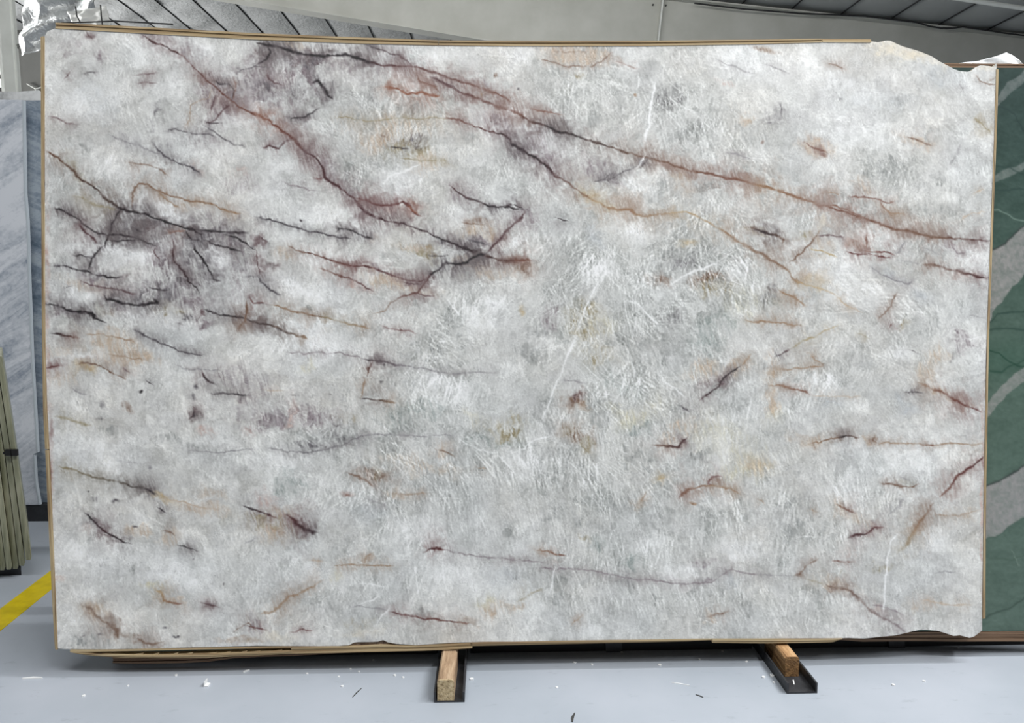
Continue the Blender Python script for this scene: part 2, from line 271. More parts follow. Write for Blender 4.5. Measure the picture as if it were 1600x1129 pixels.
VEINS = """
A p>r 2.6 .9 735 175 800 215 870 245 940 295 1010 355 1070 415 1130 475 1200 525 1290 575 1395 625
B R>p 2.8 .85 -10 580 60 620 120 665 180 715 240 765 310 815
B p 3.4 .95 240 765 310 815 345 870 352 915 400 950 450 985 510 1025 570 1103 620 1133
B m 2.8 .8 510 1025 570 1040 640 1065 700 1070 760 1050 800 1075 840 1115 860 1130
F R 2.6 .7 780 0 830 35 855 60
F p>k 2.8 .9 530 5 570 40 620 70 700 90 780 105 850 125 920 155 1000 190 1060 215 1120 245 1190 265
F k>r 4 .9 1060 215 1120 245 1190 265 1250 275 1310 290 1380 285 1430 290
A d 2.4 .75 780 720 810 760 850 800 910 840 1000 880 1050 910
A g 3 .5 560 700 640 730 740 760 850 800
A b>k 3 .85 235 783 300 820 360 870 420 925 480 965 520 1005 560 1040 620 1080 700 1100 780 1118
E k 2.8 .9 600 5 630 20 720 45 800 70 880 95 960 120 1060 130 1150 145 1220 150 1290 150
A b 2.6 .5 655 840 720 850 790 860 840 885 880 920
A b>o 2.4 .75 685 1075 685 1010 695 975 720 957 770 965 810 990 870 1015 940 1030 1010 1040 1090 1050 1150 1080 1250 1120
A o 2 .5 810 990 850 1030 900 1060 940 1080
A k 2.2 .7 1110 410 1130 440 1180 440 1210 480 1200 525
A r 2.2 .6 1210 400 1215 450 1210 500 1200 530
A d 2 .55 1215 390 1260 360 1320 345 1395 350
A p 2.2 .6 1120 475 1105 540 1090 590
A p 2.2 .6 1200 530 1160 580 1120 620 1060 640
A k 2 .6 1060 630 1150 640
A d 2 .5 1055 645 1110 680 1160 715 1220 745 1280 760
A d 1.6 .6 865 690 875 665 940 670 1000 690 1080 695 1130 715
A p 2.6 .7 445 160 470 190 490 215
A p 2.2 .65 330 410 355 400 375 370
A d 1.8 .5 420 385 450 380 520 378
A o 1.5 .4 1095 470 1080 510 1045 520 990 545 985 610 960 665
A d 2 .55 270 1090 320 1085 370 1110
A O 3 .4 370 1015 430 1030 480 1060 560 1075 610 1085
A p 2 .4 690 395 760 385 820 380
A p 1.6 .4 700 430 760 425 820 428
A p 2 .4 240 600 300 610 350 640 420 650
B k 3.6 .9 0 215 60 235 120 245 180 265 240 280 300 290 360 295 420 285 470 282 530 300 590 325 650 340
B p>r 2.8 .85 590 325 650 340 720 345 790 345 850 355 920 375 990 400 1060 425 1120 445 1180 465 1240 480 1290 505 1330 540
B d>p 2.2 .75 560 225 620 250 690 275 750 295 790 320 820 345
B p>r 3 .85 900 395 960 430 1020 460 1080 490 1140 505 1200 530 1260 555 1320 575 1400 605
C r>k 3.2 .9 -5 575 50 600 110 635 170 655 230 680 300 695
C k>b 3.2 .9 170 655 230 680 300 695 370 715 430 740 500 765 570 780 640 800 710 820
C b>r 3.2 .9 640 800 710 820 780 840 850 865 920 880 980 890 1050 905 1120 925 1180 935 1240 955
C r>o 3.2 .8 1120 925 1180 935 1240 955 1300 970 1395 990 1420 1000
D o>r 3.2 .85 -10 958 70 975 140 1000 200 1020 270 1045 340 1065 410 1070 480 1090 560 1125
H r>b 3.6 .85 310 0 370 10 440 30 510 50 580 75 650 95 720 120 790 135 860 155 930 165 1000 170
H b>p 3 .85 930 165 1000 170 1080 170 1150 180 1215 187
B R 3.8 .75 655 450 690 460 740 465 800 480 860 475 900 495 950 500 960 485
B r 3 .5 840 380 850 420 900 440 930 455 960 485
B p 2 .6 910 400 970 430 1020 450 1080 490
B r 2 .5 1090 430 1092 465
B o 2.5 .5 1160 470 1170 505
B k 3.4 .85 290 430 325 415 345 440 365 465 375 490 400 510
B k 2 .75 180 645 185 615 240 605 290 585 330 555
B k 1.6 .5 215 625 250 605
B p 2.2 .7 30 760 70 755 120 775 150 745 180 725
B u 1.8 .6 135 945 170 960 220 965 280 980 330 1000
B m 1.8 .45 290 930 350 915
B O 1.3 .5 410 610 480 615 540 625 620 628 700 615 760 605 830 615 920 610 1000 615
B r>p 2.2 .7 980 610 1060 620 1120 645 1180 665 1240 690 1300 710
B p>k 3 .9 1240 690 1300 710 1320 720 1330 745 1370 770 1400 783
C k>p 3.4 .9 -20 740 0 750 50 775 100 805 150 835 180 855 200 885 230 915 270 940
C p>o 3 .8 200 885 230 915 270 940 310 965 350 990 400 1020 450 1055
C y>R 3 .7 400 1020 450 1055 490 1080 550 1085 610 1085 650 1110
G o 3.2 .6 455 0 510 20 570 25 620 20 640 45 680 60 740 50 800 45 860 35
G y>o 3 .55 800 45 860 35 920 40 960 60 1000 85 1060 115 1110 140 1150 180
G o>b 3.2 .65 1060 115 1110 140 1150 180 1210 215 1270 250 1330 285 1400 322
H b>o 3.2 .65 -5 232 60 275 120 315 170 340 210 390 270 420
H y>t 2.4 .5 210 390 270 420 340 435 400 455 450 490 490 525 560 560
B k 2.2 .6 690 765 740 770 800 775
B b 2 .6 640 690 680 715
B O 1.6 .5 750 820 850 830 950 840
B p>k 2.5 .8 1010 960 1060 1000 1110 1035 1160 1055 1220 1075 1280 1070 1340 1065 1395 1085
F k 2.2 .75 1170 -5 1230 15 1290 8 1350 20 1385 25
B k 2.6 .7 0 340 50 310 75 270 60 240
B p 2.2 .5 50 360 60 400 90 430 150 440
B d 1.6 .4 180 440 190 490 210 520
B d 1.6 .5 410 400 400 440 380 470
C b 2 .5 160 310 220 320 270 340 340 345 420 340 480 310 520 265
C r 1.6 .5 540 320 600 335 665 355
C b 1.6 .4 200 265 300 270 400 265
C r 1.5 .55 90 560 150 575 200 585 260 600
C d 2 .6 700 825 640 860 560 900 500 935 460 920
C k 2.4 .7 710 820 690 845 660 870
C g 2 .4 1060 305 1120 335 1200 365 1260 380
C g 1.4 .6 1110 790 1180 805 1240 820
C d 2 .45 420 940 480 920 540 880
D g 2 .4 50 330 110 355 180 380
D b 2 .4 360 310 420 335 480 365
D r 2 .7 250 735 300 765 350 785 380 800
D b 2.6 .65 780 705 830 725 880 740 920 755
D b 1.6 .6 1130 390 1170 415 1210 435 1245 440
D b 1.4 .5 1200 422 1240 400
D O 2.8 .65 1130 600 1170 640 1228 697
D g 3.6 .4 1060 430 1080 480
D g 3.4 .45 1075 740 1050 800 1010 855
D r 2.4 .65 480 1015 540 1020 600 1025 640 1030 700 1050 730 1035
D r>o 2 .65 640 1030 680 1080 710 1110 750 1120
H o 2 .5 670 0 710 40 750 45 780 60
D o 1.8 .4 360 1000 450 1005
D t 2 .5 1190 980 1130 1010
H t 2 .55 1060 85 1110 45 1200 30
E k 2.4 .85 625 15 610 50 590 90 575 130 560 160 550 200 545 235
E k 2.4 .85 555 150 510 145 470 130 430 95 395 65 350 40 310 18 270 20
E k 2.2 .85 555 150 620 150 680 165 720 175 770 195 820 215
E k 2 .8 570 180 640 185 720 185
E p 2 .7 820 215 800 235 810 265 835 285
E k 2.4 .85 545 205 510 240 470 275 460 320 445 340
E k 2.4 .8 465 270 420 260 370 262
E p 2.8 .75 400 75 430 130 480 175 510 205
E d>k 2.4 .8 265 318 330 317 390 335 450 340 500 360 570 375 640 378
E p 2 .65 410 390 470 410 540 425 610 440 680 460 715 460
E k 2.9 .9 540 460 560 485 620 505 680 515 720 520 770 515 820 510 790 480
E k 2 .6 760 425 820 440 880 450
E k 2.8 .9 235 512 300 518 350 540 420 560 480 570 520 600 545 612
E k>r 2.2 .75 255 665 310 672 360 680 420 692
E o 2 .45 440 665 520 670 600 690 680 710 720 735
E d 2.1 .75 680 650 740 675 800 700 860 725 930 755 1000 768 1055 770
E m 2.6 .7 235 845 270 838 325 828
E b 2.4 .75 390 835 450 820 520 840 570 870 620 890 655 900
E p 2 .6 630 840 670 870
E k 2 .65 750 905 795 940
E o 1.6 .5 560 770 640 790 760 805
E k 2.2 .8 955 120 970 150 1000 180 1050 185 1045 150 1010 130 955 120
E k 2.8 .85 1005 190 1010 230 1040 270 1070 310 1085 345 1105 385 1140 390
E R 2.4 .7 880 145 930 140 960 130
E p>k 2.1 .75 890 180 895 230 900 280 930 320 960 350 975 390 1010 430 1040 467
E k 2 .7 690 110 720 135 760 140
E k 2 .7 1055 180 1085 190 1100 210 1150 220 1200 235 1260 240
E k 2.2 .8 1160 160 1240 180 1290 210 1330 240
E p 2 .6 1330 240 1330 290 1345 340 1360 380
E d 1.6 .6 1265 380 1340 375
E k 2.6 .9 1055 540 1110 560 1180 572 1250 580 1310 595 1400 622
F k>b 2.6 .85 -20 600 50 615 110 630 170 660
F k>o 2.8 .85 110 640 170 660 220 685 268 702
E m 2.6 .7 1290 470 1310 490 1320 515 1395 505
E b 3 .75 1285 490 1285 560 1270 600 1240 630 1235 655
E b 2.2 .6 1215 630 1250 635
E p 2 .5 1040 570 1020 600
E k 1.8 .5 910 610 955 622
E p>k 2.8 .8 1045 855 1060 890 1090 915 1120 935
E g 1.5 .55 890 830 950 845 1020 850 1140 855
E k 1.7 .6 1090 975 1170 980 1230 978 1300 985
E p 2.8 .75 1000 1050 1010 1075 985 1105 970 1112
I k 2.6 .7 1000 0 1005 30 975 45
E g 2 .5 370 940 410 970 460 980
E d 1.8 .5 470 510 500 515
E d 1.8 .5 320 430 380 425
F p 3 .85 1400 35 1350 90 1300 130 1275 160 1255 190 1230 215 1200 250
F k 3 .9 1200 250 1160 265 1125 280 1090 305 1040 315 990 300 950 325 910 355 890 385
F p>r 2.8 .85 910 355 890 385 870 415 840 450 790 470 740 490
F p>o 2 .5 790 470 740 490 700 510 670 545 620 565
F d 2.2 .8 -10 58 60 75 130 95 200 115 260 130 330 150 400 165 490 185
F k 2.4 .8 405 150 430 130 480 130 530 155 580 170 620 185
F b>m 2.3 .8 170 210 220 235 290 250 350 270 410 295 480 315 550 325
F m>p 2.6 .8 480 315 550 325 620 335 680 355 740 380 800 390 860 390 890 385
F p 2 .6 760 400 820 410 870 400
F r>p 2.2 .7 330 325 400 350 460 375 520 395 580 430 610 445
F p 1.6 .5 -5 510 40 512 75 515
F o>b 2.6 .75 80 515 140 530 200 555 270 570 330 580 400 595
F O>o 2.6 .75 330 580 400 595 460 605 520 625 590 645
F m 1.4 .45 640 625 720 645 790 660 830 670
F u 1.5 .5 150 755 250 775 340 765 420 770 500 785 560 800
F k>u 2.4 .75 560 800 610 800 660 810 720 825 800 840
F g 1.6 .55 720 825 800 840 870 850 940 865 1020 875 1130 870 1250 865
F p>b 3 .85 615 800 590 840 575 885
F o 2.6 .6 575 885 560 920 555 960 545 1005
F k>o 2.8 .8 545 1005 580 1000 620 1010 650 1015 730 1030
F d 2.4 .75 0 370 40 410 80 445 135 472
F k 1.6 .6 890 255 960 265 1010 270
F p 2 .6 830 455 880 470 930 475
F k 2 .6 180 990 225 992
F k 1.8 .5 370 985 395 990
F t 1.6 .5 30 960 150 965
F b 2.2 .6 1060 85 1130 100 1190 105
F d 2 .6 1090 180 1150 200 1200 215
G r 3 .6 0 285 50 290 100 290
G k>p 2.6 .85 1185 835 1150 860 1110 885 1080 915 1070 945 1020 980 970 1025
G o 2.6 .65 1245 775 1210 810 1180 840
G b>k 2.8 .75 1220 110 1270 130 1330 150 1400 162
H k>b 2.8 .7 -5 128 60 145 120 160 150 180 140 210
G k 2.4 .7 215 65 260 75 290 85
G o 1.6 .6 1200 600 1250 605 1320 600 1395 610
G g 1.5 .5 250 910 320 915 380 930
G d 3 .6 870 1035 900 1055 925 1082
G p 2.2 .5 0 105 30 70 60 40
H k>p 2.8 .8 95 790 140 770 185 745
H O>y 1.8 .6 185 745 270 700 340 670 400 635 430 625
H o 3 .75 120 440 160 465 200 485 240 510 270 530
H o 1.9 .6 -5 600 90 605 150 610 200 625 245 632
H b 2.6 .7 350 110 320 160 280 210 230 255 180 300
H p 2.4 .6 320 160 390 155 440 170 470 190
H y 2.4 .6 280 230 340 235 400 265 430 275
H r 2.4 .65 585 130 580 190 580 245
H R>m 2.6 .8 560 235 580 243 640 245 690 240 730 260
H m 2.2 .6 470 245 530 260 580 258 680 270 720 268
H g 2.2 .5 730 260 760 220 790 180
H g 2 .7 590 320 650 355 720 390 790 405 830 380
H b>p 3 .85 860 305 920 315 980 330 1040 340 1100 360 1150 380 1210 385
H g 2 .4 740 285 860 300
H b 2 .5 630 605 670 560 710 510 735 450
H m 2.6 .65 690 640 715 605
H O 2.2 .6 520 660 560 675 600 690
H k 1.6 .5 800 750 850 770
H o 2 .5 270 770 320 810 350 835
H o 2 .6 100 850 180 855 260 850 350 840
H o>r 2.4 .65 60 940 120 940 180 955 240 965 290 985
H t 2 .5 290 985 420 990 550 995
H o>m 3.2 .8 840 920 920 955 1000 990 1060 1025
H r>m 3 .8 1000 990 1060 1025 1120 1055 1180 1078
H k 1.6 .6 770 970 830 965 870 975
H g 1.6 .4 1110 570 1195 585
H g 2.2 .45 870 220 960 260
H u 2.4 .5 1010 200 1050 250 1110 235
I O>k 2.8 .7 300 295 370 310 430 325 500 350 560 362 620 375 680 400 740 405 790 425 825 447
I k 2.4 .65 740 405 800 430 815 455
I t 3 .5 850 460 950 470 1060 510 1140 520
I k>p 3 .9 440 535 480 580 520 610 570 645
I p>k 2.6 .85 520 610 570 645 610 665 650 690 685 705
I k 2.4 .7 810 505 850 530 870 540
I b 2.4 .6 840 620 880 630 910 650
I k 2 .7 920 695 970 715 1025 735
I k>m 2.8 .8 1260 485 1310 510 1360 535 1395 550 1440 570
J m>k 3.8 .9 150 540 210 585 250 615 290 630 328 640
I y>r 2.8 .75 800 925 840 960 850 990 890 1005 950 1010
I p 2 .75 1040 995 1090 1010 1138 1024
I g 2 .5 970 210 1100 225 1250 215 1330 200
I O 2.8 .45 280 30 350 50 420 70 480 80
I g 1.8 .4 600 260 690 270 740 280
I b 5 .4 430 1020 480 1040 500 1070 560 1115 600 1140
I g 1.6 .5 1260 690 1300 680 1340 660
I b 3 .6 700 1180 740 1200 790 1210 850 1195
I k 2.2 .6 410 1178 445 1165
I b 2.4 .55 1205 1150 1280 1105 1340 1150
J g>d 2.4 .55 60 190 150 215 240 225 330 215 400 195 450 185 490 155 560 135
J g 2 .5 490 155 560 135 640 125 750 135 850 140 1040 135
J k 2 .6 400 75 445 78
J b 2.4 .65 930 200 980 215 1040 245
J o 1.8 .5 1140 300 1200 310
J b 2.8 .6 470 330 530 350 580 375 620 400
J b 3.6 .55 640 310 655 350 640 385
J o 2 .35 700 430 780 435 900 430
J g 4.5 .35 560 450 640 480 690 500
J m 3 .85 865 733 900 718 940 715 980 729
J u 1.7 .55 975 728 1080 745 1200 765 1395 780 1500 800
J o 2 .65 400 805 480 805 560 810 640 810 720 810
J o 2.2 .6 560 800 580 760 612 740
J t 2 .5 270 780 350 780
J o 3.4 .55 20 1065 90 1050 130 1010 170 970 230 950 300 910 360 880
J m>r 2.3 .85 690 1045 780 1060 850 1075 920 1085 990 1100 1060 1105 1110 1115
J g 1.4 .5 480 1020 580 1022 690 1032
J m 1.8 .6 -60 1120 0 1130 60 1145
J m 1.6 .4 180 1155 250 1140 300 1150
K b>M 3 .8 720 185 780 185 830 190 860 195 880 170 912 138
K m 2.6 .85 1085 343 1040 350 1015 380 1055 395
K r>o 2.8 .75 860 455 890 435 920 410 1000 390 1060 395
K o 2.6 .7 1000 390 1060 395 1140 410 1195 442
K o 2 .5 1270 460 1310 490
K O 2.4 .6 345 180 380 200 405 228
K o>r 2.3 .75 130 720 190 735 240 748 285 757
K u 2 .55 150 825 300 830 480 850 640 880 780 890 900 900 1040 900 1070 875 1110 840 1150 825 1210 845 1280 860
K b 2.8 .65 1000 1080 1060 1060 1125 1043
K O 3 .35 20 1000 90 960 160 920
K o 2 .4 300 1120 350 1080 372 1060
K g 2 .4 560 890 600 855 620 840
K y 2.6 .45 735 365 800 350
K o 2 .45 700 420 690 450 660 480
L o>b 2.6 .75 280 172 330 170 380 155 430 145 470 130
L k>b 2.6 .8 430 145 470 130 510 140 545 150
L b 2.4 .6 625 125 615 160 640 170
L o 1.7 .6 640 172 850 178 900 178 1000 175 1100 178 1185 175
L r 2 .5 850 178 900 178 950 177
L m>r 3.2 .85 1185 248 1140 285 1100 310 1060 335 1035 365 1010 400 985 425 960 455
L b>o 3.2 .8 932 485 905 525 870 565 845 600 820 640
L o>O 4.4 .5 845 600 820 640 790 690 760 720 730 755
L b 2.4 .75 645 375 700 385 760 398 800 400 855 385
L g 1.6 .5 750 345 800 365 830 395
L o>m 2.8 .75 415 490 460 505 490 520 525 537
L o 2 .55 275 522 325 530
L p>m 2.6 .8 480 665 540 645 580 635 620 610 668 613
L r 2.2 .6 400 780 460 783 520 785
L b 2.2 .6 200 860 230 855 260 815 330 775
L g 1.5 .4 0 855 200 857
L O 2 .4 260 875 370 900
L b>u 3.4 .65 370 900 420 925 480 935 510 960 550 1000 600 1045 650 1075 700 1100 750 1130 780 1160
L g 3.6 .4 770 450 750 500 690 560
L u 2 .5 590 1010 660 1020 730 1040 770 1060
L g 2.4 .5 920 850 980 835 1040 845
L t 3 .5 860 985 950 1000 1050 1015 1130 1010
L o 1.5 .4 940 545 1050 548 1165 520
L O 2 .35 440 850 460 820
G w 3.2 .5 490 300 470 370 430 440 400 500 370 580 340 650 310 740 280 820 250 890 215 960 180 1060 160 1130
G w 4 .6 820 410 900 360 970 330 1060 305
G w 3.4 .55 590 500 660 520 700 560 770 640
C w 5 .75 745 420 725 540 710 650 690 740
C w 4 .6 700 800 640 880 610 960
C w 2 .5 660 380 655 440 640 470
L w 2.6 .7 745 650 700 690 685 780 672 900 665 1060
K w 2.4 .6 235 800 210 900 190 960
K w 2.4 .5 890 800 920 820 955 845
H c 8 .5 372 25 350 90 325 150
H w 2.4 .5 1080 700 1140 685 1190 680
B w 3 .5 660 960 700 920 770 890 860 840
J w 2.6 .5 540 1010 600 990 650 960
J w 2 .5 500 890 580 905 680 920
J w 2.6 .5 620 1120 660 1070 700 1020
K w 3 .5 0 230 60 200 120 150 200 130
J w 2 .45 1060 160 1150 210 1270 230
G w 2.4 .5 900 1010 820 930 760 900
"""
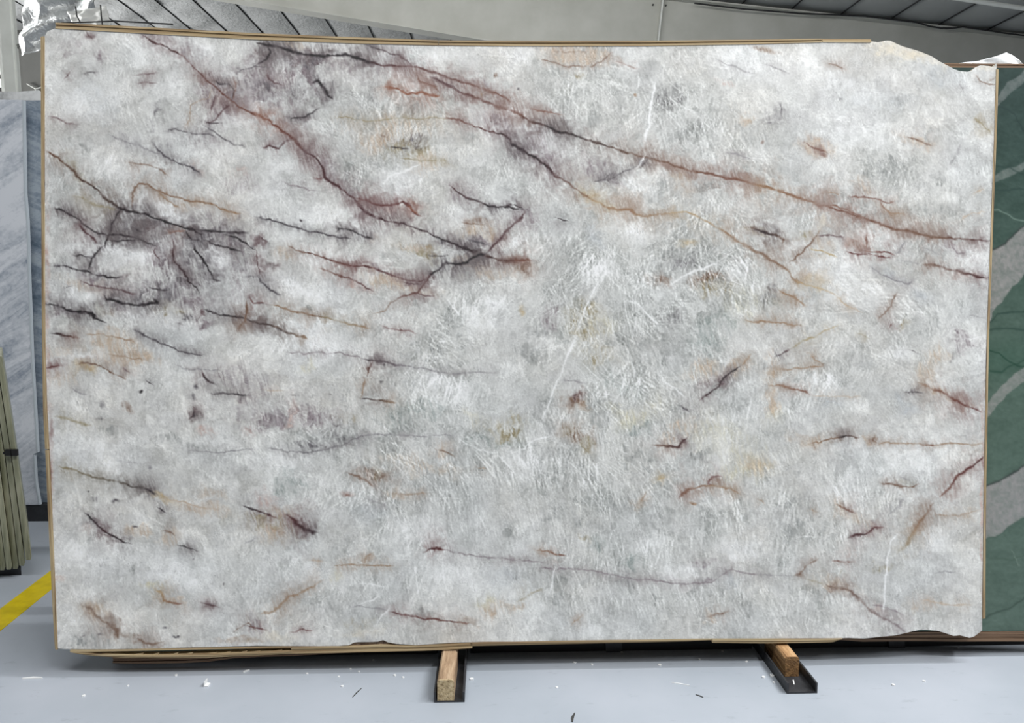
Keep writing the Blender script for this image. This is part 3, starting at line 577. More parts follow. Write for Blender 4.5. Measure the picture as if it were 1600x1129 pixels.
# tile colour rx ry angle alpha  then centres (x y) ...   (rx, ry in tile units)
BLOBS = """
A M 80 28 10 .6 830 190
A u 130 60 30 .35 930 260
A M 30 30 0 .5 480 190
A u 40 40 0 .5 545 300
A u 60 40 0 .4 370 250
A d 22 40 20 .55 835 570
A g 24 24 0 .4 780 640 860 740
A G 70 45 40 .5 590 980 420 760
A P 45 30 0 .45 1230 910
A u 50 40 0 .4 1300 960 1200 960
A R 70 16 28 .6 1310 580
A P 60 40 0 .4 1270 420 1140 540 1000 900
A u 120 90 0 .45 1260 440 1150 520
A u 150 70 20 .3 1050 720
A t 40 25 0 .35 1040 1040 960 1060
A g 90 30 25 .4 700 740
A w 150 100 0 .35 550 450 300 500 850 250
A w 90 60 0 .4 900 450 1160 400
A v 130 90 20 .3 520 540
A O 100 30 35 .35 380 880
A G 40 60 0 .3 330 960
B M 120 24 6 .75 330 310 230 300
B u 180 60 6 .45 330 330
B M 50 50 0 .55 50 290
B P 80 50 0 .5 110 420
B u 90 70 0 .5 60 420 30 520
B d 40 50 0 .35 60 490
B G 90 65 -30 .55 270 480
B d 30 10 20 .6 310 425
B u 170 60 60 .4 150 560
B u 60 160 0 .3 0 480
B M 200 22 50 .3 340 880
B u 110 36 50 .4 400 900 480 960
B t 70 18 15 .6 190 240
B r 45 30 30 .45 880 420
B R 60 14 0 .35 700 455
B P 120 30 20 .45 1060 450
B u 130 32 25 .45 1300 640
B G 60 45 60 .4 800 530 1080 660
B O 100 50 -10 .65 790 780
B t 70 45 0 .55 620 730 900 850
B O 60 20 10 .4 960 850
B t 170 70 0 .3 620 640 780 660
B G 60 90 10 .4 620 900 480 880 550 620
B u 60 34 35 .55 1060 1000
B P 90 26 10 .45 660 1085 780 1085
B b 10 10 0 .7 1240 390
B d 8 6 0 .8 1370 460
B G 40 60 0 .35 1050 800 1130 730
B P 50 18 -10 .4 60 600 130 670
B w 130 60 -30 .55 760 960
B w 120 50 20 .5 1240 640 1330 600
B w 150 50 10 .4 420 250 1000 270
B w 70 30 10 .5 790 420
B R 26 10 40 .5 820 1060
C t 140 30 5 .65 320 265 380 300
C O 20 12 0 .7 350 395
C G 40 40 0 .75 240 380 450 360
C G 45 18 0 .75 260 515
C G 30 45 20 .5 400 600 140 350 700 370
C G 62 70 0 .8 820 510
C G 70 34 0 .6 870 705 960 690
C G 70 40 10 .6 1010 955
C G 50 30 0 .6 750 1010 790 970
C d 45 32 0 .45 1345 625
C G 34 30 0 .4 1040 370 560 560 300 960
C o 8 8 0 .8 640 495
C u 150 50 32 .45 80 700 160 800
C u 90 36 20 .5 500 910 450 860
C d 40 22 20 .5 500 900
C k 25 9 10 .7 712 822
C r 90 14 18 .35 860 880 780 850
C t 50 60 0 .4 900 930
C t 36 22 0 .7 1195 618
C r 8 8 0 .7 1295 735
C y 50 34 30 .65 410 1000
C Y 60 20 10 .5 500 1080
C P 50 14 20 .45 1110 430
C o 40 16 20 .4 1320 255
C w 200 70 10 .5 1230 330
C w 130 50 20 .4 200 750 640 960
C G 110 60 30 .35 1230 700
C w 90 60 0 .5 20 280
D c 160 36 12 .75 700 255 820 285
D c 90 20 30 .5 980 345
D c 60 14 0 .6 1190 350
D v 120 60 0 .35 950 400
D t 75 45 20 .65 320 770
D r 22 9 20 .7 350 805
D t 70 26 20 .5 840 725
D G 26 28 0 .5 900 690 940 910
D G 100 65 0 .55 720 890 640 860
D G 14 18 0 .5 370 915 130 885 30 870
D d 55 45 0 .55 100 610
D d 12 7 -20 .7 450 512 545 470
D G 60 26 -30 .45 770 510
D G 24 20 0 .45 740 630 600 610
D G 80 40 0 .55 520 1085 430 1035
D G 130 36 0 .45 950 1100
D t 60 26 30 .35 690 1060 560 960
D v 250 90 10 .3 600 500
D w 260 90 15 .4 450 420 500 660
D b 40 10 15 .3 20 250 80 265
E u 330 190 15 .5 1010 250
E d 230 90 15 .3 900 130
E d 90 70 20 .3 1040 250 960 400
E u 220 70 10 .45 880 470
E d 110 40 8 .4 760 500
E d 75 26 8 .55 700 495
E G 50 40 0 .4 310 60
E p 50 26 50 .5 460 145
E M 32 18 0 .6 630 390
E d 45 20 10 .4 370 550 520 360
E d 42 24 20 .8 1010 155
E R 13 11 0 .8 880 142
E M 48 42 0 .75 760 130
E M 20 34 0 .55 1215 280
E M 25 36 20 .65 1345 190
E M 28 18 0 .6 1375 330
E u 16 14 0 .6 1080 320 560 155
E u 45 22 0 .5 1040 590 1010 500
E m 34 18 0 .6 255 835
E y 75 30 5 .6 440 845
E t 110 40 20 .5 590 810 700 770 560 700
E o 30 14 0 .5 700 775
E t 120 26 10 .45 470 420
E t 90 40 0 .3 330 740 300 900
E O 26 12 0 .5 815 510 930 560
E d 13 16 0 .65 1018 940 1005 1000
E k 9 7 0 .8 730 970
E d 13 18 0 .5 530 1030
E b 20 18 0 .45 650 1045
E d 18 11 0 .5 1280 920 1300 560
E u 120 60 0 .4 1200 900
E M 14 14 0 .5 1300 480 1050 560
E w 130 60 0 .7 680 245
E w 60 40 0 .6 1120 260 880 40
E w 110 50 0 .5 450 230 400 480 700 570
E w 120 40 10 .5 430 790 860 610
E P 12 560 0 .45 245 560
E O 60 30 0 .3 560 540 860 550
F t 95 48 8 .75 1170 140
F b 50 30 -30 .5 1270 165
F b 60 16 0 .5 1150 85
F u 64 28 10 .75 1140 215
F b 60 16 5 .6 1330 288
F b 26 20 0 .55 620 182
F t 140 28 12 .55 690 385 760 420
F P 90 26 20 .6 520 410
F M 42 18 -10 .6 70 335
F M 24 42 15 .5 10 190
F t 55 42 0 .5 150 255
F G 45 60 0 .4 60 280 30 430
F O 70 34 10 .6 870 240
F t 60 20 0 .45 820 215 1140 320
F t 140 26 8 .4 1200 340
F G 40 40 0 .5 1010 570 840 520 1100 470
F G 34 75 -10 .5 930 720 980 620
F G 30 55 0 .5 815 940 700 870
F N 90 45 0 .5 760 1085 900 1060
F G 70 40 0 .4 1010 860 560 680
F u 90 60 0 .4 0 960 80 1080
F P 22 60 0 .5 180 1060
F Y 34 26 0 .6 1115 1075 270 830
F O 60 30 0 .45 1350 1100
F G 18 14 0 .6 1265 600 660 265 280 540
F w 200 60 12 .5 420 60 200 420 330 730
F w 160 80 10 .5 1160 590 1000 960
F w 80 40 0 .6 1330 190 1230 500
F k 6 6 0 .8 650 915 660 828 235 75
F d 8 7 0 .6 265 1035
G G 180 130 20 .7 870 270
G G 90 70 0 .35 960 230
G b 80 34 5 .5 1010 375
G O 80 40 5 .5 1060 430
G b 60 32 0 .4 760 390
G G 34 26 0 .7 895 480
G G 80 46 0 .6 800 600 640 540
G N 90 60 0 .65 1060 610 980 690
G u 45 55 0 .55 200 590
G G 70 50 0 .5 130 640 90 770 280 260
G O 70 60 0 .45 410 650
G O 90 50 0 .4 450 780 380 560
G G 80 60 0 .45 240 470 330 330
G u 60 45 0 .55 60 60
G b 62 36 15 .55 50 320
G r 70 14 0 .4 30 290
G G 110 50 0 .5 560 710 790 780 760 700
G v 30 60 -30 .5 440 170
G w 90 60 0 .6 440 330 640 140
G w 60 60 0 .5 1160 330
G M 60 42 -35 .6 1040 920
G t 70 40 -20 .5 1000 850 1150 850
G M 38 26 -10 .75 345 1008
G o 32 20 30 .7 370 1055
G b 70 46 0 .4 310 1020
G O 60 18 15 .5 1260 140
G Y 70 26 10 .7 590 1090
G Y 70 60 0 .35 720 1040 480 620
G y 14 26 0 .5 55 545
G y 50 20 0 .3 900 180
G G 60 50 0 .5 700 1000 1040 530 460 1060 160 1060
G N 60 40 0 .4 560 930 650 980
G G 60 100 20 .35 1340 500
G d 20 110 15 .35 1345 470
G t 40 90 0 .35 1340 980
G Y 120 80 0 .3 1230 520
G G 14 14 0 .5 60 770 870 1045
H t 60 34 20 .45 350 190 310 380
H y 60 34 0 .4 300 395
H P 66 50 0 .6 540 200
H b 45 30 0 .3 560 230
H P 90 22 14 .5 1090 385
H G 90 60 20 .5 930 230 460 120
H u 70 40 10 .4 1000 190
H O 34 24 0 .45 760 625
H G 70 50 0 .45 880 640
H u 64 36 0 .55 1095 705
H d 30 34 0 .3 1040 760
H t 50 40 0 .4 950 790 880 880
H b 12 10 0 .6 345 833
H t 30 70 0 .5 75 1040 90 830
H G 34 34 0 .5 580 810 490 930
H v 60 40 0 .5 400 1010 770 1030
H v 60 34 20 .45 870 460 720 360
H w 170 70 10 .5 400 330 560 480
H w 130 60 20 .5 700 170 1100 260
H w 80 40 0 .5 370 930 750 770
H t 130 22 22 .5 1000 1000
H G 20 60 12 .4 75 480 290 480
H d 50 14 30 .35 100 130
H G 80 60 0 .4 740 60 600 60
H O 30 18 0 .4 260 180
H r 160 14 14 .3 620 90
I G 26 26 0 .5 715 370
I y 60 20 10 .4 820 450
I t 90 20 10 .4 960 480 1100 515
I M 40 26 30 .55 525 590
I t 44 22 0 .5 690 620 720 630
I k 11 7 0 .7 705 605
I t 45 40 0 .4 880 650
I Y 40 18 0 .7 800 925
I t 70 24 15 .4 900 1000 1100 440
I G 50 30 0 .45 870 130 1000 200 560 110
I d 16 12 0 .5 520 45 490 460 600 470
I k 5 5 0 .7 465 420 1000 775 1160 905
I g 10 22 0 .5 780 300
I P 14 300 0 .6 262 380
I m 10 60 0 .4 258 330 262 100
I P 34 26 0 .5 1310 100 1060 110
I u 90 70 0 .35 1300 40
I t 60 46 30 .5 480 1050
I b 40 50 20 .5 570 1140
I b 80 20 0 .4 750 1200 640 1160
I o 90 18 0 .6 1260 1205
I c 90 30 0 .6 1440 1180
I G 60 30 0 .6 420 1215 480 1225
I u 80 40 30 .4 1290 1110
I d 14 7 0 .8 915 1170 858 1128 520 1168
I w 200 80 10 .4 800 800 400 780 500 230 1000 870
I G 60 60 0 .25 650 850 450 640 1180 640
I P 40 20 0 .4 440 630 300 870
I G 14 30 20 .5 690 830
J u 140 60 0 .5 180 50 300 40
J P 22 50 0 .6 180 60
J G 60 40 0 .5 330 160 200 150
J N 60 50 0 .6 210 350 160 380
J b 55 34 15 .6 590 355
J O 30 30 0 .4 650 340
J r 26 13 0 .8 475 440
J O 130 50 10 .6 80 600
J t 60 40 0 .5 60 640 100 520
J P 38 32 0 .6 50 455
J M 60 26 40 .5 210 590
J G 260 130 0 .3 980 440
J N 60 44 0 .6 1180 170 1330 160
J O 90 55 0 .5 1310 90
J N 80 60 0 .45 760 60
J t 60 46 -30 .55 1235 1050
J Y 50 30 0 .4 1200 1000
J G 34 50 0 .5 1275 590 1300 640
J G 46 46 0 .4 890 940 740 960 440 1040
J G 22 30 0 .5 840 180 860 1040
J t 50 26 0 .4 740 440 980 210
J o 30 22 0 .4 590 790 1090 1112
J t 200 34 10 .3 850 290
J G 150 60 10 .35 330 210 520 150
J v 90 50 0 .35 600 530 1290 860
J w 180 70 0 .4 130 280 850 620 1050 860 300 860
J Y 30 40 0 .35 400 850 1150 60
J O 60 24 0 .3 540 1100 480 30
J c 120 26 0 .4 560 1150
K t 60 34 0 .5 900 90 830 170
K M 34 10 0 .5 855 190
K Y 120 100 0 .3 1160 250 1060 140
K Y 70 45 0 .55 620 60
K y 50 20 0 .4 770 355
K o 17 8 10 .8 935 484
K o 36 28 0 .45 670 475
K b 36 24 0 .5 1060 370
K Y 70 40 0 .4 1180 330
K t 60 40 0 .5 1270 290
K b 100 40 25 .5 330 120
K O 40 30 0 .5 300 110 380 180
K N 60 44 0 .6 650 110
K G 48 26 0 .75 650 230
K G 34 44 0 .6 190 90 460 60
K G 70 50 0 .5 270 190 960 250
K G 60 60 0 .5 210 530 420 470
K G 27 26 0 .6 165 582 240 560
K G 46 26 0 .55 480 610 360 560
K O 28 19 0 .65 375 660
K G 40 90 10 .45 690 610 770 560
K G 20 40 0 .5 825 655 1210 410
K u 54 30 0 .5 970 790
K G 40 66 8 .55 255 890 230 960
K N 50 46 0 .45 640 780 460 700
K v 70 40 0 .5 1140 890
K G 60 40 0 .4 580 880 760 1010 1200 1020
K u 36 18 -20 .5 1035 900
K w 120 60 0 .5 100 280 850 830 1200 720
K w 90 40 0 .4 80 720 700 700
K G 90 40 10 .4 520 480 380 340
K G 110 160 0 .25 250 330
K t 30 24 0 .45 1020 1080 20 1030
K w 50 80 20 .4 1080 210
L t 60 24 0 .45 280 165 240 150
L b 17 14 0 .65 605 152
L Y 70 60 0 .25 80 60 20 290
L O 34 20 0 .4 790 375
L G 34 24 0 .4 790 370
L b 24 10 25 .65 497 520
L t 70 40 30 .4 560 570 440 500
L P 40 34 0 .4 500 710
L P 50 26 0 .4 620 1035
L t 80 26 30 .5 440 910
L O 40 18 0 .4 650 820
L G 60 120 12 .45 190 560
L G 90 60 0 .35 480 290 130 120
L t 26 40 0 .4 610 150
L b 14 10 0 .6 225 855
L w 120 80 0 .4 930 700 780 250 460 420
L P 8 560 0 .5 1178 560
L o 60 24 -45 .35 840 620
L G 60 40 20 .35 330 940 180 1090
L t 50 30 0 .35 1090 540 840 1000
L G 24 20 0 .3 640 560 900 860
A u 110 50 20 .5 1180 470
A u 60 60 0 .45 1330 420 1180 560
A d 40 26 20 .45 1160 440 1250 420
A u 60 36 30 .45 960 280 1100 400
B u 120 90 20 .45 120 380 240 420
B d 70 30 10 .45 300 320 130 300
B d 50 40 0 .4 30 430 150 470
B u 120 40 30 .45 1180 470 760 345
B u 90 40 30 .5 1280 650 1370 740
B u 70 40 30 .4 600 340 450 320
B d 40 60 0 .3 600 440
B d 60 40 20 .35 830 720
E d 130 60 15 .45 940 150 1000 300
E d 90 60 15 .4 860 460 640 150
E d 60 50 10 .35 1240 300 1080 400
E u 100 40 10 .45 480 350 560 430
E u 80 40 10 .4 300 540 600 520
E d 50 16 10 .4 800 520 960 580
F d 50 20 20 .35 1100 230 980 180
F u 70 20 10 .4 620 340 820 390
G d 60 30 0 .35 870 280 820 600
J d 70 26 0 .3 400 130 260 210
C d 60 60 0 .3 820 520
A w 110 60 10 .45 420 560 620 880
A w 60 40 0 .5 1240 620 1330 560 1080 260
A w 60 36 0 .5 780 1050 940 920
B w 70 40 0 .45 640 260 540 390 780 420
B w 120 60 0 .4 150 870 60 1000
E w 80 40 0 .55 740 260 600 230 520 300
E w 60 40 20 .5 1130 270 860 40 1300 590
F w 130 40 12 .45 500 150 330 260 250 430
F w 120 50 10 .4 300 650 900 900
"""
FIBRE = """
B 700 650 330 250 1
B 600 900 250 200 .9
B 250 400 250 150 .6
C 400 430 330 230 1
C 950 550 350 330 1
C 300 900 400 180 .9
C 1100 950 300 200 1
F 1000 650 420 330 1
F 900 950 400 300 .9
G 500 500 560 480 1.25
G 1000 300 400 300 1.2
G 700 900 600 300 1.1
H 600 650 400 350 .6
H 900 250 350 250 .7
H 250 950 300 250 .8
D 650 900 350 200 .8
D 500 1080 400 120 .8
J 850 300 500 400 1
J 400 250 350 250 .9
J 500 850 400 250 .6
K 500 300 600 400 1.15
K 500 750 500 300 .9
K 1050 400 350 300 1
L 250 550 350 500 .8
K 1100 1000 400 200 .9
L 600 400 300 250 .5
L 300 1000 300 150 .7
E 600 500 300 200 .5
E 1000 400 300 200 .5
A 700 600 250 200 .35
A 500 950 200 150 .5
"""
def _lat(seed, n=256):
    return np.random.RandomState(seed).rand(n, n).astype(np.float32) * 2 - 1
_LC = {}
def vnoise(x, y, seed):
    if seed not in _LC: _LC[seed] = _lat(seed)
    L = _LC[seed]
    xi = np.floor(x); yi = np.floor(y)
    fx = x - xi; fy = y - yi
    fx = fx * fx * fx * (fx * (fx * 6 - 15) + 10); fy = fy * fy * fy * (fy * (fy * 6 - 15) + 10)
    xi = xi.astype(np.int32) & 255; yi = yi.astype(np.int32) & 255
    x1 = (xi + 1) & 255; y1 = (yi + 1) & 255
    a = L[yi, xi]; b = L[yi, x1]; c = L[y1, xi]; d = L[y1, x1]
    return a + (b - a) * fx + (c - a) * fy + (a - b - c + d) * fx * fy
def fbm(x, y, seed, octv=3):
    t = 0; s = 1.0; f = 1.0; n = 0
    for k in range(octv):
        t = t + s * vnoise(x * f + 17.3 * k, y * f + 9.1 * k, seed + k); n += s; s *= .55; f *= 2.03
    return t / n
def voro(x, y, seed):
    rs = np.random.RandomState(seed); jx = rs.rand(128, 128).astype(np.float32); jy = rs.rand(128, 128).astype(np.float32)
    jv = rs.rand(128, 128).astype(np.float32)
    xi = np.floor(x).astype(np.int32); yi = np.floor(y).astype(np.int32)
    f1 = np.full(x.shape, 9., np.float32); f2 = f1.copy(); val = np.zeros(x.shape, np.float32)
    for dy in (-1, 0, 1):
        for dx in (-1, 0, 1):
            cx = (xi + dx) & 127; cy = (yi + dy) & 127
            d = np.hypot(xi + dx + jx[cy, cx] - x, yi + dy + jy[cy, cx] - y)
            m = d < f1
            f2 = np.where(m, f1, np.minimum(f2, d)); val = np.where(m, jv[cy, cx], val); f1 = np.where(m, d, f1)
    return f1, f2, val
def needles(X, Y, ang, lu, lv, seed, thin):
    c, s = math.cos(ang), math.sin(ang)
    u = X * c + Y * s; v = -X * s + Y * c
    n = vnoise(u / lu, v / lv, seed) + .35 * vnoise(u / lu * 2.1 + 5, v / lv * 2.1, seed + 1)
    return np.exp(-(n / thin) ** 2)
def lerp3(C, col, a):
    for i in range(3): C[..., i] += (col[i] - C[..., i]) * a
def lic(phi, seed, half, power, step):
    H, W = phi.shape; rs = np.random.RandomState(seed)
    N = rs.rand(H, W).astype(np.float32) ** power
    N = (N + np.roll(N, 1, 0) + np.roll(N, 1, 1) + np.roll(np.roll(N, 1, 0), 1, 1)) / 4
    c = np.cos(phi).astype(np.float32); s = np.sin(phi).astype(np.float32); out = N.copy()
    gi, gj = np.meshgrid(np.arange(W, dtype=np.float32), np.arange(H, dtype=np.float32))
    for sg in (1, -1):
        x = gi.copy(); y = gj.copy()
        for k in range(half):
            ii = np.clip(x, 0, W - 1).astype(np.int32); jj = np.clip(y, 0, H - 1).astype(np.int32)
            x += sg * c[jj, ii]; y += sg * s[jj, ii]
            ii = np.clip(x, 0, W - 1).astype(np.int32); jj = np.clip(y, 0, H - 1).astype(np.int32)
            out += N[jj, ii] * (1 - k / half)
    out -= out.mean(); return out / out.std()
def sprays(X, Y, M, fan, x0, y0, step):
    rs = np.random.RandomState(77); H, W = X.shape; S = np.zeros((H, W), np.float32); n = 0
    while n < 620:
        j = rs.randint(0, H); i = rs.randint(0, W)
        if rs.rand() > M[j, i] * .9 + .03: continue
        n += 1
        base = fan[j, i] + rs.randn() * .45; spread = rs.uniform(.12, .55); ll = rs.uniform(14, 62) * (.7 + .5 * M[j, i])
        flip = rs.choice((-1, 1)); ox = X[j, i]; oy = Y[j, i]
        for q in range(rs.randint(5, 17)):
            a = base + rs.randn() * spread; L = ll * rs.uniform(.45, 1.15); w = rs.uniform(.5, 1.05); al = rs.uniform(.3, .95)
            sx = ox + rs.randn() * ll * .3; sy = oy + rs.randn() * ll * .13
            dx = math.cos(a) * flip; dy = math.sin(a) * flip; bend = rs.randn() * .0025
            ex = sx + dx * L; ey = sy + dy * L
            i0 = max(0, int((min(sx, ex) - 4 - x0) / step)); i1 = min(W, int((max(sx, ex) + 4 - x0) / step) + 1)
            j0 = max(0, int((min(sy, ey) - 4 - y0) / step)); j1 = min(H, int((max(sy, ey) + 4 - y0) / step) + 1)
            if i1 <= i0 or j1 <= j0: continue
            xx = X[j0:j1, i0:i1] - sx; yy = Y[j0:j1, i0:i1] - sy
            u = xx * dx + yy * dy; v = -xx * dy + yy * dx + bend * u * (L - u)
            val = al * np.exp(-(v / w) ** 2) * np.clip(u / 4, 0, 1) * np.clip((L - u) / (.5 * L), 0, 1)
            np.maximum(S[j0:j1, i0:i1], val, out=S[j0:j1, i0:i1])
    return S
def paint_stone(x0, x1, y0, y1, step):
    xs = np.arange(x0, x1 + step * .5, step, dtype=np.float32); ys = np.arange(y0, y1 + step * .5, step, dtype=np.float32)
    X, Y = np.meshgrid(xs, ys); H, W = X.shape
    # warped coordinates: veins and patches get ragged, natural edges
    w1x = fbm(X / 34, Y / 34, 11, 3); w1y = fbm(X / 34, Y / 34, 21, 3)
    w2x = fbm(X / 7, Y / 7, 31, 2); w2y = fbm(X / 7, Y / 7, 41, 2)
    VX = X + 3.2 * w1x + 1.7 * w2x; VY = Y + 3.2 * w1y + 1.7 * w2y
    BX = X + 14 * w1x + 5 * w2x; BY = Y + 14 * w1y + 5 * w2y
    C = np.empty((H, W, 3), np.float32)
    big = fbm(X / 150, Y / 150, 51, 3); mid = fbm(BX / 42, BY / 30, 61, 4); fine = fbm(VX / 9, VY / 9, 71, 3)
    streak = vnoise((BX * .34 + BY * .94) / 46, (-BX * .94 + BY * .34) / 12, 55)
    lum = 195 + 8 * big + 26 * np.clip(mid, -.9, .55) + 9 * fine + 7 * streak
    warm = fbm(X / 90, Y / 90, 81, 2)
    C[..., 0] = lum + 1.2 + 3 * warm; C[..., 1] = lum + 1.2; C[..., 2] = lum - 3.0 - 3.2 * warm
    # pale veil left, faintly green-grey heart
    M = np.zeros((H, W), np.float32)
    for ln in FIBRE.strip().splitlines():
        t, *v = ln.split(); cx, cy, rx, ry, a = map(float, v); ox, oy = TILE[t]
        cx = cx / TS + ox; cy = cy / TS + oy
        M = np.maximum(M, a * np.exp(-((X - cx) / (rx / TS)) ** 2 - ((Y - cy) / (ry / TS)) ** 2))
    M = np.clip(M * (.75 + .9 * fbm(X / 55, Y / 55, 91, 3)), 0, 1.25)
    lerp3(C, (177, 179, 175), .62 * np.clip(M, 0, 1))
    # translucent cells between the white strands
    f1, f2, cv = voro(BX / 24, BY / 30, 5)
    cell = np.clip((cv - .58) * 3.2, 0, 1) * np.clip((f2 - f1) * 4.5, 0, 1)
    lerp3(C, (146, 149, 145), .72 * M * cell * np.clip(.7 + 1.2 * fbm(VX / 16, VY / 16, 95, 2), .2, 1.2))
    f1b, f2b, cvb = voro(BX / 9 + 40, BY / 13, 6)
    cell2 = np.clip((cvb - .62) * 3, 0, 1) * np.clip((f2b - f1b) * 3, 0, 1)
    lerp3(C, (150, 152, 149), .68 * np.clip(M + .1, 0, 1) * cell2)
    # patches
    bn = np.clip(.95 + .75 * fbm(VX / 13, VY / 13, 101, 3), .1, 1.6)
    f1c, f2c, cvc = voro(BX / 17 + 11, BY / 19, 8)
    chunk = (.45 + .95 * cvc) * np.clip(.55 + (f2c - f1c) * 1.6, .55, 1.15)
    bn2 = np.clip(1.0 + .9 * needles(VX, VY, 1.35, 34, 5, 140, .35) - .45, .3, 1.5)
    for ln in BLOBS.strip().splitlines():
        t, c, *v = ln.split(); v = list(map(float, v)); rx, ry, an, al = v[:4]; ox, oy = TILE[t]; col = PAL[c]
        rx = max(rx / TS, 1.5); ry = max(ry / TS, 1.5); ca, sa = math.cos(math.radians(an)), math.sin(math.radians(an))
        for k in range(4, len(v), 2):
            cx = v[k] / TS + ox; cy = v[k + 1] / TS + oy; R = max(rx, ry) * 2.0 + 20
            i0 = max(0, int((cx - R - x0) / step)); i1 = min(W, int((cx + R - x0) / step) + 1)
            j0 = max(0, int((cy - R - y0) / step)); j1 = min(H, int((cy + R - y0) / step) + 1)
            if i1 <= i0 or j1 <= j0: continue
            sl = (slice(j0, j1), slice(i0, i1))
            soft = min(rx, ry) < 5
            dx = (VX if soft else BX)[sl] - cx; dy = (VY if soft else BY)[sl] - cy
            u = (dx * ca + dy * sa) / rx; w = (-dx * sa + dy * ca) / ry
            q = u * u + w * w
            a = (1.3 if c in 'uGdN' else 1.5 if c in 'tOby' else 1.18) * al * np.exp(-q ** 1.25 * .8) * bn[sl] * (chunk[sl] if c in 'udGNMPO' else 1) * (bn2[sl] if c in 'GNtOYubPgd' else 1)
            lerp3(C[sl], col, np.clip(a, 0, .96))
    # needle-like white strands
    fan = 1.45 + .5 * fbm(X / 160, Y / 160, 111, 2)
    S = np.zeros((H, W), np.float32)
    for k, (da, lu, lv, th, wt) in enumerate(((0, 46, 5.0, .075, 1), (.35, 60, 7, .06, .9), (-.45, 52, 6, .06, .8), (1.2, 70, 8, .045, .6),
                                               (-.9, 60, 9, .045, .6), (.1, 22, 3.0, .12, .7), (.75, 90, 11, .035, .8))):
        msk = np.clip(.5 + 1.3 * fbm(X / 38, Y / 38, 200 + 7 * k, 2), 0, 1)
        S = np.maximum(S, wt * msk * needles(X + 5 * w1x + .6 * w2x, Y + 5 * w1y + .6 * w2y, 1.45 + da, lu, lv, 300 + 11 * k, th))
    edge = np.exp(-((f2 - f1) / .07) ** 2) * np.clip(.5 + 1.2 * fbm(X / 30, Y / 30, 401, 2), 0, 1)
    edge2 = np.exp(-((f2b - f1b) / .16) ** 2) * np.clip(.3 + 1.3 * fbm(X / 26, Y / 26, 411, 2), 0, 1)
    S = np.maximum(S, np.maximum(.7 * edge, .5 * edge2))
    S = np.maximum(.7 * S, sprays(X, Y, M, fan, x0, y0, step))
    lerp3(C, (222, 223, 221), np.clip(.72 * S * np.clip(M * 1.05 + .13, 0, 1), 0, 1))
    # fibrous grain: noise drawn out along the crystals, domain by domain
    g1, g2, gv_ = voro((X + 16 * w1x) / 62 + 3, (Y + 16 * w1y) / 74, 14)
    low = np.clip((X - 560) / 200, 0, 1) * np.clip((Y - 620) / 150, 0, 1)
    phi = 1.5 + (1 - .6 * low) * (.55 * fbm(X / 170, Y / 170, 611, 2) + (gv_ - .5) * 1.4)
    mod = np.clip(.62 + 1.0 * fbm(X / 34, Y / 34, 621, 3), .1, 1.4)
    LA = lic(phi, 1, 13, 3, step); LB = lic(phi + .5 - .25 * low, 2, 20, 6, step); LC_ = lic(phi - .65 + .4 * low, 3, 26, 9, step)
    L_ = .75 * LA + .8 * np.maximum(LB, 0) + .9 * np.maximum(LC_, 0) - .5
    L_ = np.clip(L_, -1.8, 2.6)
    C += ((4.0 + 8.0 * np.clip(M, 0, 1.1)) * mod * L_)[..., None]
    # smoky quartz lumps: pale hearts, grey seams (strongest where there are few strands)
    q1x = X + 9 * w1x + 3 * w2x; q1y = Y + 9 * w1y + 3 * w2y
    lump = np.clip(1.15 - M, .25, 1)
    for sc, sd, sw, wt in ((33, 12, 3.2, 1.0), (15, 13, 1.7, .75)):
        a1, a2, av = voro((q1x * .94 + q1y * .34) / sc + sd, (q1y * .94 - q1x * .34) / (sc * .78), sd)
        d12 = (a2 - a1) * sc * .5
        m = np.clip(.35 + 1.5 * fbm(X / 48, Y / 48, 540 + sd, 3), 0, 1)
        lerp3(C, (214, 215, 214), .26 * wt * lump * np.clip(1 - a1 * 1.15, 0, 1) * (av > .35))
        lerp3(C, (146, 144, 145), .16 * wt * lump * m * m * np.exp(-(d12 / (1.6 * sw)) ** 2))
        lerp3(C, (166, 166, 165), .22 * wt * lump * np.clip((av - .72) * 4, 0, 1) * np.clip(d12 / 3, 0, 1))
    # slanted brush of short dark and pale flecks
    for sd, ang, cc, aa in ((0, 1.75, (132, 132, 131), .55), (5, 1.3, (136, 137, 134), .5), (9, 2.3, (140, 138, 138), .4), (14, 1.6, (226, 227, 225), .55), (19, 1.1, (226, 227, 225), .45)):
        k = needles(X + 5 * w1x, Y + 5 * w1y, ang, 11, 2.1, 560 + 3 * sd, .16) * np.clip(2.6 * vnoise(X / 6.5 + sd, Y / 9.0, 580 + sd) - .55, 0, 1) * np.clip(.45 + 1.4 * fbm(X / 26, Y / 26, 590 + sd, 3), 0, 1)
        lerp3(C, cc, .45 * aa * k)
    # veins
    feather = .55 + .9 * needles(X + 3 * w1x, Y, 1.25, 18, 3.4, 600, .4)
    wn = np.clip(1 + .9 * fbm(X / 11, Y / 11, 121, 3), .3, 2.2); an_ = np.clip(.98 + .95 * fbm(X / 15, Y / 15, 131, 3), .3, 1.2); st_ = np.clip(.2 + 1.5 * fbm(BX / 30, BY / 24, 141, 3), 0, 1)
    for ln in VEINS.strip().splitlines():
        t, c, w, al, *v = ln.split(); w = float(w) * (1.0 if c[0] in 'wcgt' else 1.15 if float(w) < 2.8 else 1.4); al = float(al); ox, oy = TILE[t]
        P = np.array(v, np.float32).reshape(-1, 2) / TS + (ox, oy)
        c0 = np.array(PAL[c[0]], np.float32); c1 = np.array(PAL[c[-1]], np.float32)
        seg = np.hypot(*(P[1:] - P[:-1]).T); cum = np.concatenate([[0], np.cumsum(seg)]); T = cum[-1]
        R = w * 13 + 10
        i0 = max(0, int((P[:, 0].min() - R - x0) / step)); i1 = min(W, int((P[:, 0].max() + R - x0) / step) + 1)
